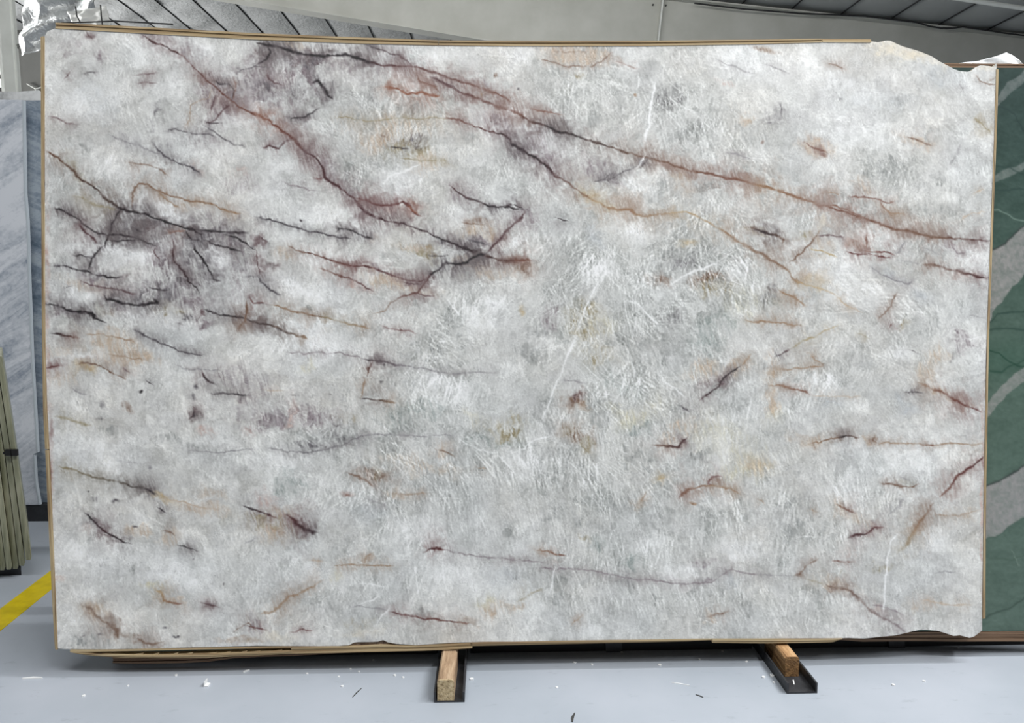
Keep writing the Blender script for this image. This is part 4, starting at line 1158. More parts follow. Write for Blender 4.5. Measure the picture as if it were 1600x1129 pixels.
        j0 = max(0, int((P[:, 1].min() - R - y0) / step)); j1 = min(H, int((P[:, 1].max() + R - y0) / step) + 1)
        if i1 <= i0 or j1 <= j0: continue
        sl = (slice(j0, j1), slice(i0, i1)); xx = VX[sl]; yy = VY[sl]
        D = np.full(xx.shape, 1e9, np.float32); tt = np.zeros(xx.shape, np.float32)
        for k in range(len(seg)):
            d = P[k + 1] - P[k]; L2 = max(float(d @ d), 1e-6)
            h = np.clip(((xx - P[k, 0]) * d[0] + (yy - P[k, 1]) * d[1]) / L2, 0, 1)
            q = (xx - P[k, 0] - h * d[0]) ** 2 + (yy - P[k, 1] - h * d[1]) ** 2
            m = q < D; D = np.where(m, q, D); tt = np.where(m, cum[k] + h * seg[k], tt)
        D = np.sqrt(D); tt /= T
        tap = np.clip(np.minimum(tt, 1 - tt) * T / 9.0, 0, 1) * .75 + .25
        mix = tt[..., None] if len(c) > 1 else 0 * tt[..., None]
        col = c0 + (c1 - c0) * mix
        hw = np.maximum(w * .42 * wn[sl] * tap, .5)
        core = al * tap * an_[sl] * np.exp(-(D / hw) ** 2)
        if c[0] == 'w': halo = .3 * al * np.exp(-(D / (w * 1.5)) ** 2)
        else: halo = .5 * al * tap * bn[sl] * feather[sl] * np.exp(-(D / (w * 2.6 * wn[sl])) ** 1.15)
        hcol = col + (185 - col) * (.35 if c[0] != 'w' else 0)
        Cs = C[sl]
        if c[0] != 'w':
            stc = col * .5 + np.array((166, 158, 154), np.float32) * .5
            Cs += (stc - Cs) * (np.clip(.95 * al * tap * st_[sl] * (.5 + .6 * feather[sl]) * np.exp(-(D / (w * 3.7)) ** 1.3), 0, .8))[..., None]
        Cs += (hcol - Cs) * np.clip(halo, 0, .9)[..., None]
        Cs += (col - Cs) * np.clip(core, 0, .97)[..., None]
    gr = np.random.RandomState(7).randn(H, W).astype(np.float32)
    C += (3.2 * gr)[..., None]
    bl = C.copy()
    for ax_ in (0, 1): bl = sum(np.roll(bl, k, ax_) for k in (-2, -1, 0, 1, 2)) / 5
    C = C + .75 * (C - bl)
    lm = C.mean(-1, keepdims=True); d = lm - 198
    C = (C - lm) * .92 + 198 + d * np.where(d < 0, 1.2, 1.35)
    return X, Y, np.clip(C, 34, 232)
# ------------------------------------------------------------------ the big quartzite slab
LEAN = R(4.7)
S0 = on_floor(700, 1012, .086); SN = Vector((0, -math.cos(LEAN), math.sin(LEAN)))
def sp(px, py, back=0.0): return on_plane(px, py, S0, SN) - SN * back        # a point of the slab's face (or behind it)
TOP = [(70, 57), (74, 49), (86, 44.5), (200, 51), (400, 62), (560, 68), (684, 71), (800, 72), (1000, 72), (1180, 69), (1285, 66), (1360, 66.5), (1362, 64.5), (1372, 66), (1385, 63.2), (1391, 63.4),
       (1400, 68), (1412, 73), (1428, 77.5), (1440, 81.5), (1456, 88), (1468, 96), (1480, 102), (1490, 107.5), (1500, 111), (1512, 112), (1518, 110), (1525, 104.5), (1532, 102), (1545, 103), (1552, 104.5), (1556, 100), (1560, 97)]
BOT_ = [(88, 1012), (100, 1013.5), (160, 1014), (230, 1013), (300, 1011), (400, 1008.5), (500, 1009), (530, 1008.5), (545, 1007.5), (553, 1003.5), (560, 1002.5), (575, 1002.5), (590, 1002), (599, 999.5), (606, 1003), (620, 1005.5),
        (650, 1007.5), (700, 1004), (760, 1002), (800, 1002), (850, 1001), (900, 1000), (980, 999), (1050, 998), (1113, 997), (1310, 996.5), (1325, 996), (1350, 997), (1380, 994), (1400, 992), (1425, 986), (1440, 983), (1465, 985), (1475, 988),
        (1490, 993), (1500, 992), (1515, 996), (1522, 994), (1534, 985), (1536, 983)]
LEFT = [(57, 70), (110, 70), (200, 70), (450, 70.5), (560, 71.5), (640, 74), (730, 79), (850, 84), (1012, 90.5)]
RIGHT = [(100, 1557), (108, 1556), (215, 1553), (320, 1549), (430, 1545), (540, 1541), (650, 1539), (760, 1537), (870, 1536), (985, 1534.5)]
def ip(tab, x): a = np.array(tab); return np.interp(x, a[:, 0], a[:, 1])
PX0, PX1, PY0, PY1, PST = 60, 1566, 36, 1020, 1.25
_, _, PC = paint_stone(PX0, PX1, PY0, PY1, PST)
NXG, NYG = 1200, 776
uu, vv = np.meshgrid(np.linspace(0, 1, NXG + 1), np.linspace(0, 1, NYG + 1))
yg = 57 + (1012 - 57) * vv
gx = ip(LEFT, yg) + (ip(RIGHT, yg) - ip(LEFT, yg)) * uu
gy = ip(TOP, gx) + (ip(BOT_, gx) - ip(TOP, gx)) * vv
# sight lines -> slab plane, vectorised
D = np.array(CR) @ np.stack([((gx - 800) / FPX).ravel(), (-(gy - 564.5) / FPX).ravel(), -np.ones(gx.size)])
nv = np.array(SN); tt_ = (np.array(S0 - CO) @ nv) / (nv @ D)
P3 = (np.array(CO)[:, None] + D * tt_).T
fx = np.clip((gx.ravel() - PX0) / PST, 0, PC.shape[1] - 1.001); fy = np.clip((gy.ravel() - PY0) / PST, 0, PC.shape[0] - 1.001)
ix = fx.astype(int); iy = fy.astype(int); ax = (fx - ix)[:, None]; ay = (fy - iy)[:, None]
CC = (PC[iy, ix] * (1 - ax) + PC[iy, ix + 1] * ax) * (1 - ay) + (PC[iy + 1, ix] * (1 - ax) + PC[iy + 1, ix + 1] * ax) * ay
def grid_slab(name, P3, CC, nx, ny, normal, thick, material, edge_rgb, gain=1.0):
    """front face as a fine grid, cut edges and back as a coarse shell; colour of the stone per vertex"""
    base = P3.mean(0); base[2] = P3[:, 2].min()
    idx = np.arange((nx + 1) * (ny + 1)).reshape(ny + 1, nx + 1)
    q = np.stack([idx[:-1, :-1], idx[1:, :-1], idx[1:, 1:], idx[:-1, 1:]], -1).reshape(-1, 4)
    ring = np.concatenate([idx[0, :], idx[1:, -1], idx[-1, -2::-1], idx[-2:0:-1, 0]])
    n0 = len(P3); nr = len(ring)
    edgev = P3[ring]; backv = P3[ring] - np.array(normal) * thick
    V = np.concatenate([P3, edgev, backv]) - base
    e0 = n0 + np.arange(nr); e1 = np.roll(e0, -1); b0 = e0 + nr; b1 = e1 + nr
    sides = np.stack([e0, e1, b1, b0], -1)
    top = n0 + nr + np.arange(nx + 1); bot = n0 + nr + (nx + ny) + np.arange(nx + 1)[::1]; bot = bot[::-1]
    back = np.stack([top[:-1], top[1:], bot[1:], bot[:-1]], -1)
    F = np.concatenate([q, sides, back])
    me = bpy.data.meshes.new(name); me.vertices.add(len(V)); me.vertices.foreach_set('co', V.astype(np.float32).ravel())
    me.loops.add(F.size); me.loops.foreach_set('vertex_index', F.astype(np.int32).ravel())
    me.polygons.add(len(F)); me.polygons.foreach_set('loop_start', np.arange(0, F.size, 4, dtype=np.int32))
    me.update(calc_edges=True)
    at = me.color_attributes.new('stone', 'FLOAT_COLOR', 'POINT')
    c = np.ones((len(V), 4), np.float32); s = CC / 255.0
    c[:n0, :3] = np.where(s <= .04045, s / 12.92, ((s + .055) / 1.055) ** 2.4) * gain
    c[n0:, :3] = lin(edge_rgb)
    at.data.foreach_set('color', c.ravel())
    me.materials.append(material)
    o = bpy.data.objects.new(name, me); col.objects.link(o); o.location = base
    return o
def stone_mat(name, rough, bump):
    m = mat(name, rough=rough); b = m.node_tree.nodes['Principled BSDF']
    a = nd(m, 'ShaderNodeAttribute', attribute_name='stone'); lk(m, a.outputs['Color'], b.inputs['Base Color'])
    n = nd(m, 'ShaderNodeTexNoise'); n.inputs['Scale'].default_value = 60; n.inputs['Detail'].default_value = 5; lk(m, coords(m), n.inputs['Vector'])
    bp = nd(m, 'ShaderNodeBump'); bp.inputs['Strength'].default_value = bump; bp.inputs['Distance'].default_value = .002
    lk(m, n.outputs['Fac'], bp.inputs['Height']); lk(m, bp.outputs['Normal'], b.inputs['Normal'])
    return m
slab = grid_slab('quartzite_slab', P3, CC, NXG, NYG, SN, .02, stone_mat('polished_white_quartzite', .45, .05), (206, 196, 172), 1.22)
tag(slab, 'large white quartzite slab with rust and purple veins leaning on timber blocks', 'slab')
# ---- plywood edge boards, each a bundle of thin laths
def seg(a, b, n, fn): return [fn(a + (b - a) * i / n) for i in range(n + 1)]
def board(inner, outer, nl, material, parent, back=-.002, depth=.03, gap=.1, wob=.0, lab=None):
    n = len(inner); mix = lambda f: [sp(*(np.array(p) * (1 - f) + np.array(q) * f), back + .006) for p, q in zip(inner, outer)]
    mb = MB(); mb.ribbon(mix(.06), mix(.94), tuple(-SN * (depth - .006))); bd = mb.build('edge_board', M_glue, parent)
    for k in range(nl):
        f0 = k / nl + gap / nl * .5; f1 = (k + 1) / nl - gap / nl * .5
        A = [sp(*(np.array(p) * (1 - f0) + np.array(q) * f0), back + (.003 if k % 2 else 0)) for p, q in zip(inner, outer)]
        B = [sp(*(np.array(p) * (1 - f1) + np.array(q) * f1), back + (.003 if k % 2 else 0)) for p, q in zip(inner, outer)]
        mb = MB(); mb.ribbon(A, B, tuple(-SN * depth))
        mb.build('lath', material, bd)
    return bd
to = lambda x: np.interp(x, [87, 200, 400, 560, 684, 800, 1000, 1180, 1285, 1362], [35.5, 41, 52, 58.5, 63, 64, 64, 62, 60.5, 61])
ti = lambda x: ip(TOP, x) + .3
for a, b_ in ((87, 684.5), (685.5, 1284), (1285, 1361)):
    xs = [a + (b_ - a) * i / 30 for i in range(31)]
    board([(x, ti(x)) for x in xs], [(x, to(x)) for x in xs], 3 if a < 1280 else 2, M_lath_h, slab)
lo_ = lambda y: np.interp(y, [57, 450, 640, 720, 800, 930, 1014], [63, 64.5, 66.5, 71, 74.5, 80.5, 85.5])
for a, b_ in ((57, 701.5), (703, 1014)):
    ys = [a + (b_ - a) * i / 24 for i in range(25)]
    board([(ip(LEFT, y) - .2, y) for y in ys], [(lo_(y), y) for y in ys], 2, M_lath_v, slab)
ro_ = lambda y: np.interp(y, [108, 215, 320, 430, 540, 650, 760, 870, 966], [1561, 1557.5, 1553.5, 1549.5, 1545.5, 1543.5, 1541.5, 1540.5, 1540])
ys = [108 + 858 * i / 30 for i in range(31)]
board([(ip(RIGHT, y) + .2, y) for y in ys], [(ro_(y), y) for y in ys], 2, M_lath_v, slab)
bo = lambda x: ip(BOT_, x)
xs = [1113 + (1316 - 1113) * i / 14 for i in range(15)]
board([(x, bo(x) + .4) for x in xs], [(x, np.interp(x, [1113, 1200, 1300, 1316], [1004, 1005, 1003.5, 998.5])) for x in xs], 2, M_lath_h, slab)
xs = [735 + (1112 - 735) * i / 20 for i in range(21)]
board([(x, bo(x) + .3) for x in xs], [(x, np.interp(x, [735, 800, 900, 1000, 1080, 1112], [1009, 1007.5, 1005.5, 1003.5, 1001.5, 1000])) for x in xs], 2, M_lath_h, slab)
xs = [455 + (738 - 455) * i / 22 for i in range(23)]
board([(x, np.interp(x, [455, 540, 600, 640, 738], [1009.5, 1009, 1006.5, 1008.5, 1003.5])) for x in xs], [(x, np.interp(x, [455, 540, 660, 700, 738], [1020.5, 1019, 1016, 1014.5, 1012])) for x in xs], 3, M_lath_h, slab)
# split laths drooping under the lower left corner
xs = [110 + (456 - 110) * i / 24 for i in range(25)]
board([(x, np.interp(x, [110, 125, 180, 300, 456], [1014.5, 1014.8, 1014.5, 1012, 1009.5])) for x in xs], [(x, np.interp(x, [110, 140, 220, 300, 456], [1018, 1017.5, 1016, 1014, 1011.5])) for x in xs], 1, M_lath_h, slab, gap=0)
board([(x, np.interp(x, [110, 125, 150, 200, 260, 320, 400, 456], [1017.5, 1018.5, 1020.5, 1022.5, 1022.5, 1021, 1018, 1016])) for x in xs], [(x, np.interp(x, [110, 125, 150, 200, 260, 320, 400, 456], [1019, 1022, 1025, 1027.5, 1028, 1027, 1024, 1021])) for x in xs], 2, M_lath_h, slab, gap=0)
# jagged splinters standing along the drooping lath
rs = np.random.RandomState(12)
for k in range(9):
    x = 205 + k * 27 + rs.rand() * 8; y = np.interp(x, [200, 260, 320, 400, 456], [1022.5, 1022.5, 1021, 1018, 1016]); L = 10 + 8 * rs.rand()
    g = MB(); g.prism([sp(x, y + 1.5), sp(x + L, y + 1.0), sp(x + L + 2, y - 2.2 - rs.rand()), sp(x + 3, y - .3)], tuple(-SN * .006)); g.build('splinter', M_lath_h, slab)
# broken brown chip under the lower edge
g = MB(); cp_ = [(543, 1009), (553, 1004.5), (566, 1003), (590, 1002.5), (600, 1000.5), (607, 1003.5), (622, 1006), (636, 1008.5), (600, 1010)]
g.prism([sp(x, y, .006) for x, y in cp_], tuple(-SN * .012)); g.build('broken_edge', noise_mat('raw_broken_stone', [(.3, (84, 66, 58)), (.6, (150, 132, 116)), (.75, (176, 160, 144))], (30, 30, 30), 2, 6, .9, .5), slab)
# ------------------------------------------------------------------ green slab behind
GB = .045
def paint_green(gx, gy):
    X = gx.astype(np.float32); Y = gy.astype(np.float32)
    wx = X + 5 * fbm(X / 30, Y / 30, 701, 3); wy = Y + 6 * fbm(X / 30, Y / 30, 711, 3)
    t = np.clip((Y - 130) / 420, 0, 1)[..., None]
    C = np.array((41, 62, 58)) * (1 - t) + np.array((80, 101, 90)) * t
    C = C + (9 * fbm(wx / 26, wy / 12, 721, 4) + 6 * fbm(wx / 6, wy / 4, 731, 3))[..., None]
    def put(C, a, c): a = np.clip(a, 0, 1)[..., None]; return C + (np.array(c) - C) * a
    ell = np.exp(-((wx - 1560) / 90) ** 2 - ((wy - 560) / 26) ** 2); C = put(C, .45 * ell, (52, 84, 70))
    def line(x, pts): return np.interp(x, [p[0] for p in pts], [p[1] for p in pts])
    gn = .85 + .3 * fbm(wx / 5, wy / 5, 741, 3)
    for up, lw, c, al in (([(1545, 170), (1562, 140), (1600, 108), (1690, 60)], [(1545, 190), (1562, 158), (1600, 128), (1690, 85)], (122, 127, 126), .75),
                          ([(1545, 285), (1560, 272), (1600, 252), (1690, 210)], [(1545, 292), (1560, 283), (1600, 262), (1690, 222)], (120, 128, 124), .8),
                          ([(1540, 395), (1550, 388), (1575, 374), (1600, 352), (1690, 290)], [(1540, 520), (1550, 490), (1575, 460), (1600, 432), (1690, 350)], (150, 148, 146), .95),
                          ([(1540, 632), (1552, 618), (1575, 592), (1600, 574), (1690, 500)], [(1540, 655), (1552, 640), (1575, 616), (1600, 598), (1690, 540)], (140, 142, 138), .9),
                          ([(1540, 762), (1555, 752), (1575, 743), (1600, 727), (1690, 670)], [(1540, 844), (1560, 836), (1580, 820), (1600, 808), (1690, 760)], (150, 148, 147), .95)):
        u = line(wx, up); l = line(wx, lw); m = np.clip((wy - u) / 2 + .5, 0, 1) * np.clip((l - wy) / 2 + .5, 0, 1)
        C = put(C, al * m * gn, c); C = put(C, .75 * np.exp(-((wy - u) / 1.7) ** 2) * (al > .9), (44, 52, 50)); C = put(C, .5 * np.exp(-((wy - l) / 1.4) ** 2) * (al > .9), (60, 84, 72))
    lt = fbm(wx / 4, wy / 4, 751, 3); C = C + (5 * lt)[..., None]
    for pts, c, al in (([(1540, 162), (1565, 165), (1585, 178), (1600, 200), (1690, 300)], (34, 54, 52), .8), ([(1550, 262), (1580, 262), (1600, 270)], (36, 58, 54), .6), ([(1545, 296), (1575, 297), (1600, 294)], (36, 58, 54), .6),
                       ([(1545, 326), (1560, 330), (1580, 340), (1600, 345)], (130, 150, 138), .6), ([(1545, 505), (1560, 492), (1580, 489), (1600, 488)], (38, 62, 54), .75), ([(1545, 516), (1570, 515), (1600, 515)], (40, 64, 56), .65),
                       ([(1545, 545), (1560, 550), (1578, 566), (1600, 572)], (34, 66, 52), .8), ([(1545, 578), (1565, 580), (1600, 562)], (36, 68, 54), .7), ([(1545, 870), (1580, 872), (1600, 866)], (66, 88, 74), .5),
                       ([(1540, 964), (1560, 955), (1580, 950), (1600, 938), (1690, 890)], (46, 66, 56), .75), ([(1565, 900), (1580, 910), (1600, 912)], (70, 90, 78), .5), ([(1580, 858), (1585, 870), (1590, 880)], (140, 156, 142), .4)):
        C = put(C, al * np.exp(-((wy - line(wx, pts)) / 1.5) ** 2) * (X > pts[0][0]) * (X < pts[-1][0] + 4), c)
    return np.clip(C, 20, 220)
gxs = np.concatenate([np.linspace(192, 1528, 60), np.arange(1530, 1695, 1.5)]); gv = np.linspace(0, 1, 600)
GX, GV = np.meshgrid(gxs, gv)
gtop = np.interp(GX, [192, 1600, 1695], [98, 106, 107]); gbot = np.interp(GX, [192, 560, 660, 1100, 1280, 1540, 1695], [1023, 1011, 993, 989, 986.5, 985.5, 984])
GY = gtop + (gbot - gtop) * GV
D = np.array(CR) @ np.stack([((GX - 800) / FPX).ravel(), (-(GY - 564.5) / FPX).ravel(), -np.ones(GX.size)])
SG = S0 - SN * GB
tt_ = (np.array(SG - CO) @ nv) / (nv @ D); PG = (np.array(CO)[:, None] + D * tt_).T
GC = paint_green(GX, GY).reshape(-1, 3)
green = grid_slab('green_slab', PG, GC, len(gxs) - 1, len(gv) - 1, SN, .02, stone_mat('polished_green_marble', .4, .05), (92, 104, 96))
tag(green, 'dark green marble slab with grey bands standing behind the white slab, right', 'slab')
def spg(px, py, back=0): return on_plane(px, py, SG, SN) - SN * back
def board_g(inner, outer, nl, material):
    mix = lambda f: [spg(*(np.array(p) * (1 - f) + np.array(q) * f), .006) for p, q in zip(inner, outer)]
    mb = MB(); mb.ribbon(mix(.06), mix(.94), tuple(-SN * .024)); bd = mb.build('edge_board', M_glue, green)
    for k in range(nl):
        f0 = k / nl + .04; f1 = (k + 1) / nl - .02
        A = [spg(*(np.array(p) * (1 - f0) + np.array(q) * f0), .002 * (k % 2)) for p, q in zip(inner, outer)]; B = [spg(*(np.array(p) * (1 - f1) + np.array(q) * f1), .002 * (k % 2)) for p, q in zip(inner, outer)]
        mb = MB(); mb.ribbon(A, B, tuple(-SN * .03))
        mb.build('lath', material, bd)
xs = [420 + (1690 - 420) * i / 20 for i in range(21)]
board_g([(x, np.interp(x, [192, 1600, 1695], [98, 106, 107]) + .3) for x in xs], [(x, np.interp(x, [420, 1600, 1695], [91, 99.5, 100])) for x in xs], 3, M_lath_dark)
xs = [176 + (1690 - 176) * i / 40 for i in range(41)]
board_g([(x, np.interp(x, [176, 192, 560, 660, 1100, 1280, 1540, 1695], [1026, 1026, 1012, 993.5, 989.5, 987, 986, 984.5])) for x in xs],
        [(x, np.interp(x, [176, 200, 280, 330, 370, 560, 650, 760, 1100, 1280, 1330, 1540, 1600, 1695], [1036, 1037, 1035.5, 1033, 1028, 1019, 998.5, 998.5, 996, 994.5, 1002, 1001.5, 1002.5, 1001]) + .5 * math.sin(x * .7)) for x in xs], 3, M_lath_dark)
ys = [98 + 928 * i / 10 for i in range(11)]
board_g([(191.5, y) for y in ys], [(184, y) for y in ys], 2, M_lath_dark)
# white film on top of the green slab
pts = [(1468, 99.5), (1500, 96), (1530, 91.5), (1560, 85.5), (1582, 76.5), (1587, 79), (1598, 88), (1606, 99.5)]
mb = MB(); n = 40
xs = [1468 + 138 * i / n for i in range(n + 1)]
rs = np.random.RandomState(2)
for j in range(7):
    for i, x in enumerate(xs):
        t = j / 6; yt = np.interp(x, [p[0] for p in pts], [p[1] for p in pts]); y = 100.2 * (1 - t) + yt * t
        mb.v.append(spg(x, y, .012 + .006 * math.sin(x * .13 + t * 3) + 0.0006 * rs.randn() + .012 * t))
for j in range(6):
    for i in range(n):
        a = j * (n + 1) + i; mb.f.append((a, a + 1, a + n + 2, a + n + 1))
o = mb.build('plastic_film', M_whitepl, smooth=True); m = o.modifiers.new('thickness', 'SOLIDIFY'); m.thickness = .004
tag(o, 'crumpled white plastic film sticking up on top of the green slab', 'film')
# ------------------------------------------------------------------ steel channels and timber blocks under the slabs
def channel(cx, w, y0, label, h=.036, t=.006):
    r = empty('steel_channel', (cx, y0 + .3, 0)); tag(r, label, 'channel', 'steel channels under the slabs')
    y1 = y0 + .95
    m_ = MB(); m_.box(cx - w / 2, cx + w / 2, y0, y1, 0, t); m_.build('base', M_steel, r)
    for s in (-1, 1):
        x = cx + s * w / 2; m_ = MB(); m_.box(min(x, x - s * t), max(x, x - s * t), y0, y1, t, h); m_.build('side_flange', M_steel, r)
    return r
def block(x0, x1, y0, z0, z1, label, skew=0.0, MW=None, ME=None):
    MW = MW or M_wood; ME = ME or M_woodend
    r = empty('timber_block', ((x0 + x1) / 2, y0 + .2, z0)); tag(r, label, 'block', 'timber blocks carrying the slabs')
    y1 = S0.y + .105; c = .006
    m_ = MB(); m_.prism([(x0, y0 + .004, z0), (x1, y0 + .004, z0), (x1, y0 + .004, z1 - c), (x1 - c, y0 + .004, z1), (x0 + c, y0 + .004, z1), (x0, y0 + .004, z1 - c)], (skew, y1 - y0, 0)); m_.build('beam', MW, r)
    m_ = MB(); m_.prism([(x0, y0, z0), (x1, y0, z0), (x1, y0, z1 - c), (x1 - c, y0, z1), (x0 + c, y0, z1), (x0, y0, z1 - c)], (0, .004, 0)); m_.build('end_grain', ME, r)
    return r
cl, crr = on_floor(678, 1097), on_floor(726, 1097)
channel((cl.x + crr.x) / 2, crr.x - cl.x, (cl.y + crr.y) / 2, 'black steel channel under the middle of the slab, timber block nearly filling it')
ZT = .0765
ba, bb_ = on_floor(683.5, 1094, .007), on_floor(709.5, 1094, .007)
block(ba.x, bb_.x, ba.y, .007, ZT, 'weathered timber block standing in the middle steel channel', .004, M_woodg, noise_mat('weathered_end_grain', [(.3, (130, 110, 80)), (.5, (186, 166, 130)), (.7, (212, 194, 160))], (70, 70, 70), 1.2, 5, .9, .3))
cl2, cr2 = on_floor(1230, 1084), on_floor(1276.5, 1082)
channel((cl2.x + cr2.x) / 2, cr2.x - cl2.x, (cl2.y + cr2.y) / 2, 'black steel channel under the right part of the slab, empty front end')
ba, bb_ = on_floor(1226, 1056.5, .007), on_floor(1248, 1056.5, .007)
block(ba.x, bb_.x, ba.y, .007, ZT, 'orange-brown timber block set back in the right-hand steel channel')
# rack uprights that the slabs lean against (behind them)
rk = empty('slab_rack', (0, S0.y + .5, 0)); tag(rk, 'dark steel rack frame holding up the leaning slabs from behind', 'rack')
for x in (-.9, .45, 1.5):
    foot = S0 - SN * .115; topv = foot + Vector((0, math.sin(LEAN), math.cos(LEAN))) * 1.75
    m_ = MB(); m_.prism([(x - .03, foot.y, .0), (x + .03, foot.y, .0), (x + .03, foot.y + .06, .0), (x - .03, foot.y + .06, .0)], tuple(topv - Vector((0, foot.y, 0)) )); m_.build('upright', M_steel, rk)
m_ = MB(); m_.box(-1.1, 1.7, foot.y + .28, foot.y + .34, 1.0, 1.06); m_.build('cross_bar', M_steel, rk)
xl1, xl2 = (cl.x + crr.x) / 2, (cl2.x + cr2.x) / 2
for a, b_ in ((-1.35, xl1 - .06), (xl1 + .06, xl2 - .062), (xl2 + .062, 3.2)):
    m_ = MB(); m_.box(a, b_, S0.y + .125, S0.y + .19, 0, .082); m_.build('light_block_rail', M_dark, rk)  # dark rail added to stop light reaching under the slabs from behind
# unseen slab added beyond the rack to block light from the rear
RB = Vector((0, foot.y + .95, .086)); m_ = MB(); m_.prism([RB + Vector((-1.2, 0, 0)), RB + Vector((1.9, 0, 0)), RB + Vector((1.9, -math.sin(LEAN) * 1.7, 1.6)), RB + Vector((-1.2, -math.sin(LEAN) * 1.7, 1.6))], (0, .02, 0))
o = m_.build('rear_light_blocker', M_wall); tag(o, 'plain grey slab added unseen behind the rack to block rear light', 'slab')
for x in (-.8, 1.4):
    m_ = MB(); m_.box(x - .06, x + .06, RB.y - .12, RB.y + .2, 0, .0855); o = m_.build('timber_bearer', M_dark); tag(o, 'dark timber bearer under the added rear slab, %s end' % ('left' if x < 0 else 'right'), 'bearer')
# ------------------------------------------------------------------ blue-grey slabs on the left
BLN = R(3.6); BN = Vector((0, -math.cos(BLN), math.sin(BLN))); B0 = on_floor(60, 788, .10)
def bp_(px, py, back=0): return on_plane(px, py, B0 - BN * back, BN)
def blue_mat(name, a, b2, c2, rot, w):
    m = mat(name, rough=.3); bs = m.node_tree.nodes['Principled BSDF']; v = coords(m, (1, 1, 1), rot)
    wv = nd(m, 'ShaderNodeTexNoise'); wv.inputs['Scale'].default_value = 1; wv.inputs['Detail'].default_value = 8; wv.inputs['Roughness'].default_value = .68; wv.inputs['Distortion'].default_value = .6
    mp = nd(m, 'ShaderNodeMapping'); mp.inputs['Scale'].default_value = w; lk(m, v, mp.inputs['Vector']); lk(m, mp.outputs['Vector'], wv.inputs['Vector'])
    n2 = nd(m, 'ShaderNodeTexNoise'); n2.inputs['Scale'].default_value = 55; n2.inputs['Detail'].default_value = 4; lk(m, v, n2.inputs['Vector'])
    ad = nd(m, 'ShaderNodeMath', operation='MULTIPLY_ADD'); lk(m, n2.outputs['Fac'], ad.inputs[0]); ad.inputs[1].default_value = .22; lk(m, wv.outputs['Fac'], ad.inputs[2])
    lk(m, ramp(m, ad.outputs[0], [(.44, a), (.56, b2), (.68, c2)]), bs.inputs['Base Color']); return m
M_blueA = blue_mat('pale_streaked_marble', (130, 139, 151), (174, 180, 188), (200, 204, 210), (0, R(33), 0), (1.6, 1, 9))
M_blueB = blue_mat('blue_streaked_marble', (78, 92, 106), (110, 122, 135), (145, 155, 164), (0, R(-22), 0), (1.6, 1, 8))
M_blueC = blue_mat('pale_grey_stone', (150, 152, 152), (186, 188, 188), (206, 208, 208), (0, R(10), 0), (4, 4, 4))
RA = [(34.5, 156), (37, 300), (41, 347), (43.5, 440), (48, 560), (56.5, 706), (51, 709), (54, 755), (60, 788)]
def slab_px(name, M, pts, back, label, th=.02):
    m_ = MB(); m_.prism([bp_(x, y, back) for x, y in pts], tuple(-BN * th)); o = m_.build(name, M); tag(o, label, 'slab'); return o
sA = slab_px('marble_slab', M_blueA, [(-220, 152)] + RA + [(-220, 792)], 0, 'pale blue-grey streaked marble slab, frontmost of the slabs at far left')
e = MB(); e.ribbon([bp_(x, y, -.001) for x, y in RA], [bp_(x + 2.2, y + .3, -.001) for x, y in RA], tuple(-BN * .021)); e.build('polished_edge', mat('pale_cut_edge', (170, 178, 184), .3), sA)
slab_px('marble_slab', M_blueB, [(-200, 156), (140, 157), (140, 784), (-200, 786)], .055, 'darker blue marble slab directly behind the pale streaked one')
slab_px('stone_slab', M_blueC, [(-200, 141), (30, 143), (60, 141), (66, 146), (140, 146), (140, 770), (-200, 770)], .11, 'grey stone slab whose pale top edge shows above the blue slabs')
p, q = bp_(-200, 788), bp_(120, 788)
m_ = MB(); m_.box(p.x, q.x, p.y + .01, p.y + .07, 0, .094); o = m_.build('shade_filler_beam', M_steel); tag(o, 'long black beam added to fill the shade under the blue-grey slabs', 'beam')  # black box put where only shade lies below the slabs
# ------------------------------------------------------------------ olive offcut slabs leaning far left
M_olive = noise_mat('olive_onyx', [(.3, (112, 114, 92)), (.5, (154, 155, 130)), (.72, (192, 190, 166))], (30, 9, 2.2), 2.2, 7, .35)
YO = on_floor(28, 905).y
OD = ray(30, 720); OD = Vector((OD.x, OD.y, 0)).normalized()
ords = ('rightmost', 'second from the right', 'third from the right', 'fourth from the right', 'fifth from the right', 'sixth from the right')
for k in range(6):
    zb_ = (875, 884, 889, 890, 891, 892)[k]
    xr = 49.5 - 10.2 * k; xl_ = xr - 9.2; xtr = 3 - 9.6 * k; xtl = xtr - 8.8
    pts = [at_depth(x, y, YO + .012 * k % .03) for x, y in ((xl_, zb_), (xr - 2, zb_), (xr, zb_ - 6), ((xr + xtr) / 2 + 1.2, 715), (xtr, 556 + 2 * k), (xtl, 556 + 2 * k), ((xl_ + xtl) / 2 + 1.2, 715))]
    m_ = MB(); m_.prism(pts, tuple(OD * .5)); o = m_.build('onyx_slab', M_olive, bevel=.003)
    tag(o, 'olive onyx offcut at the far left edge, %s of its stack' % ords[k], 'slab', 'olive offcut slabs at the far left')
p = at_depth(2, 893, YO); q = at_depth(40, 893, YO); m_ = MB(); m_.prism([Vector((p.x - .3, YO, 0)) + OD * .06, Vector((q.x - .02, YO, 0)) + OD * .06, Vector((q.x - .02, YO, 0)) + OD * .42, Vector((p.x - .3, YO, 0)) + OD * .42], (0, 0, p.z - .002)); o = m_.build('steel_bearer', M_steel); tag(o, 'low black steel bearer under the olive offcuts', 'bearer')
c0 = at_depth(17, 707, YO); cz = empty('spring_clip', c0); tag(cz, 'small black clip fixed across the edges of the olive offcuts', 'clip')
for x in (12, 22):
    p = at_depth(x, 707, YO - .012); g = MB(); g.box(p.x - .012, p.x + .012, p.y, p.y + .012, p.z - .014, p.z + .014); g.build('jaw', M_dark, cz)
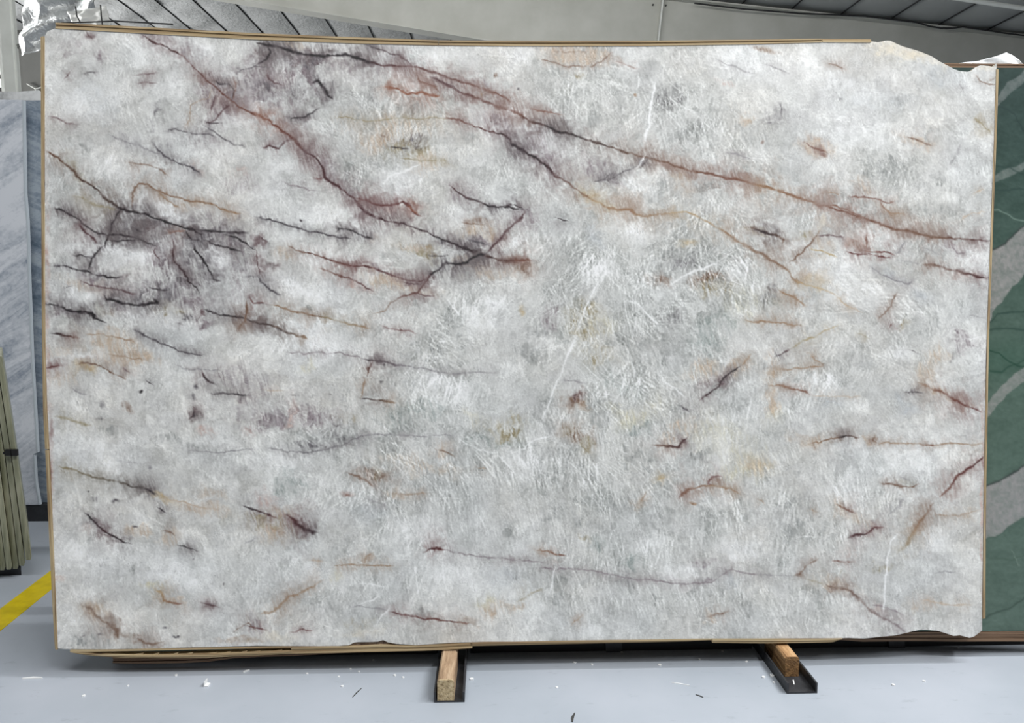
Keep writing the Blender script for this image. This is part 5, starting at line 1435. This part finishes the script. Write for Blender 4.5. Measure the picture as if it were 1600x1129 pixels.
g = MB(); g.box(c0.x - .03, c0.x + .03, YO - .008, YO - .002, c0.z - .005, c0.z + .005); g.build('bar', M_dark, cz)
# ------------------------------------------------------------------ crumbs on the floor
rs = np.random.RandomState(21)
def chip(px, py, r, name, label, group=None, M=M_chip, h=.5, z=0.0):
    p = on_floor(px, py, z); k = rs.randint(5, 8); ph = rs.rand() * 6; m_ = MB()
    m_.prism([(p.x + r * (.6 + .5 * rs.rand()) * math.cos(ph + 6.283 * i / k), p.y + r * (.6 + .5 * rs.rand()) * math.sin(ph + 6.283 * i / k), z) for i in range(k)], (0, 0, r * h))
    o = m_.build(name, M); tag(o, label, 'chip', group); return o
G_ = 'tiny white stone chips scattered over the floor'
for px, py in ((200, 1071), (131, 1087), (275, 1055), (480, 1052), (529, 1057), (561, 1049), (535, 1072), (617, 1055), (630, 1058), (548, 1045), (583, 1031), (870, 1074), (898, 1035), (1031, 1039), (971, 1018), (925, 1038), (1093, 1030), (1193, 1058), (1396, 1070), (1444, 1064), (1497, 1012), (1129, 1017), (1167, 1033), (1209, 1066), (1166, 1034)):
    chip(px, py, .0042 + .0025 * rs.rand(), 'stone_chip', 'tiny white stone chip lying on the grey floor before the slab', G_)
chip(737, 1061, .008, 'stone_chip', 'round white chip just right of the middle steel channel', G_)
chip(1206, 1056, .009, 'stone_chip', 'larger white chip beside the left flange of the right channel', G_)
def sliver(a, b2, w, name, label, cat, M, h=.004):
    p, q = on_floor(*a), on_floor(*b2); d = (q - p).normalized(); s = Vector((-d.y, d.x, 0)) * w
    m_ = MB(); mid = (p + q) / 2 + s * .3; m_.prism([p - s * .4, p + s * .4, mid + s, q + s * .3, q - s * .3, mid - s * .6], (0, 0, h)); o = m_.build(name, M); tag(o, label, cat); return o
sliver((35, 1060.5), (66, 1059.5), .006, 'plastic_strip', 'thin white plastic strip on the floor at the left', 'strip', M_chip)
fl_ = empty('plastic_scrap', on_floor(323, 1070)); tag(fl_, 'folded white plastic scrap on the floor below the slab, left of centre', 'scrap')
q = [on_floor(318, 1073), on_floor(325, 1073), on_floor(329, 1068), on_floor(323, 1067)]
g = MB(); g.prism(q, (0, 0, .004)); g.build('flat_part', M_chip, fl_)
g = MB(); g.prism([q[0], q[0] * .85 + q[1] * .15, q[3] * .85 + q[2] * .15, q[3]], (.002, 0, .018)); g.build('folded_lip', M_chip, fl_)
sliver((380, 1050.5), (390, 1047), .004, 'plastic_strip', 'short white sliver at the edge of the shadow under the slab', 'strip', M_chip)
sliver((551, 1089), (565, 1075), .0022, 'wood_splinter', 'thin grey-brown splinter on the floor left of the middle channel', 'splinter', M_hole, .002)
sliver((894, 1128), (898, 1114), .005, 'dark_sliver', 'dark curved sliver on the floor at the bottom edge of view', 'splinter', M_hole, .003)
sliver((1087, 1085), (1099, 1089.5), .003, 'dark_sliver', 'small dark sliver on the floor left of the right channel', 'splinter', M_hole, .002)
sliver((1049, 1066), (1078, 1071), .0025, 'plastic_strip', 'faint white thread on the floor between the two channels', 'strip', M_chip, .002)
c_ = on_floor(1240, 1066, .006); m_ = MB(); m_.prism([c_ + Vector((-.006, -.012, 0)), c_ + Vector((-.002, -.013, 0)), c_ + Vector((.006, .012, 0)), c_ + Vector((.002, .013, 0))], (0, 0, .003)); o = m_.build('plastic_strip', M_chip); tag(o, 'small white sliver lying inside the right steel channel', 'strip')
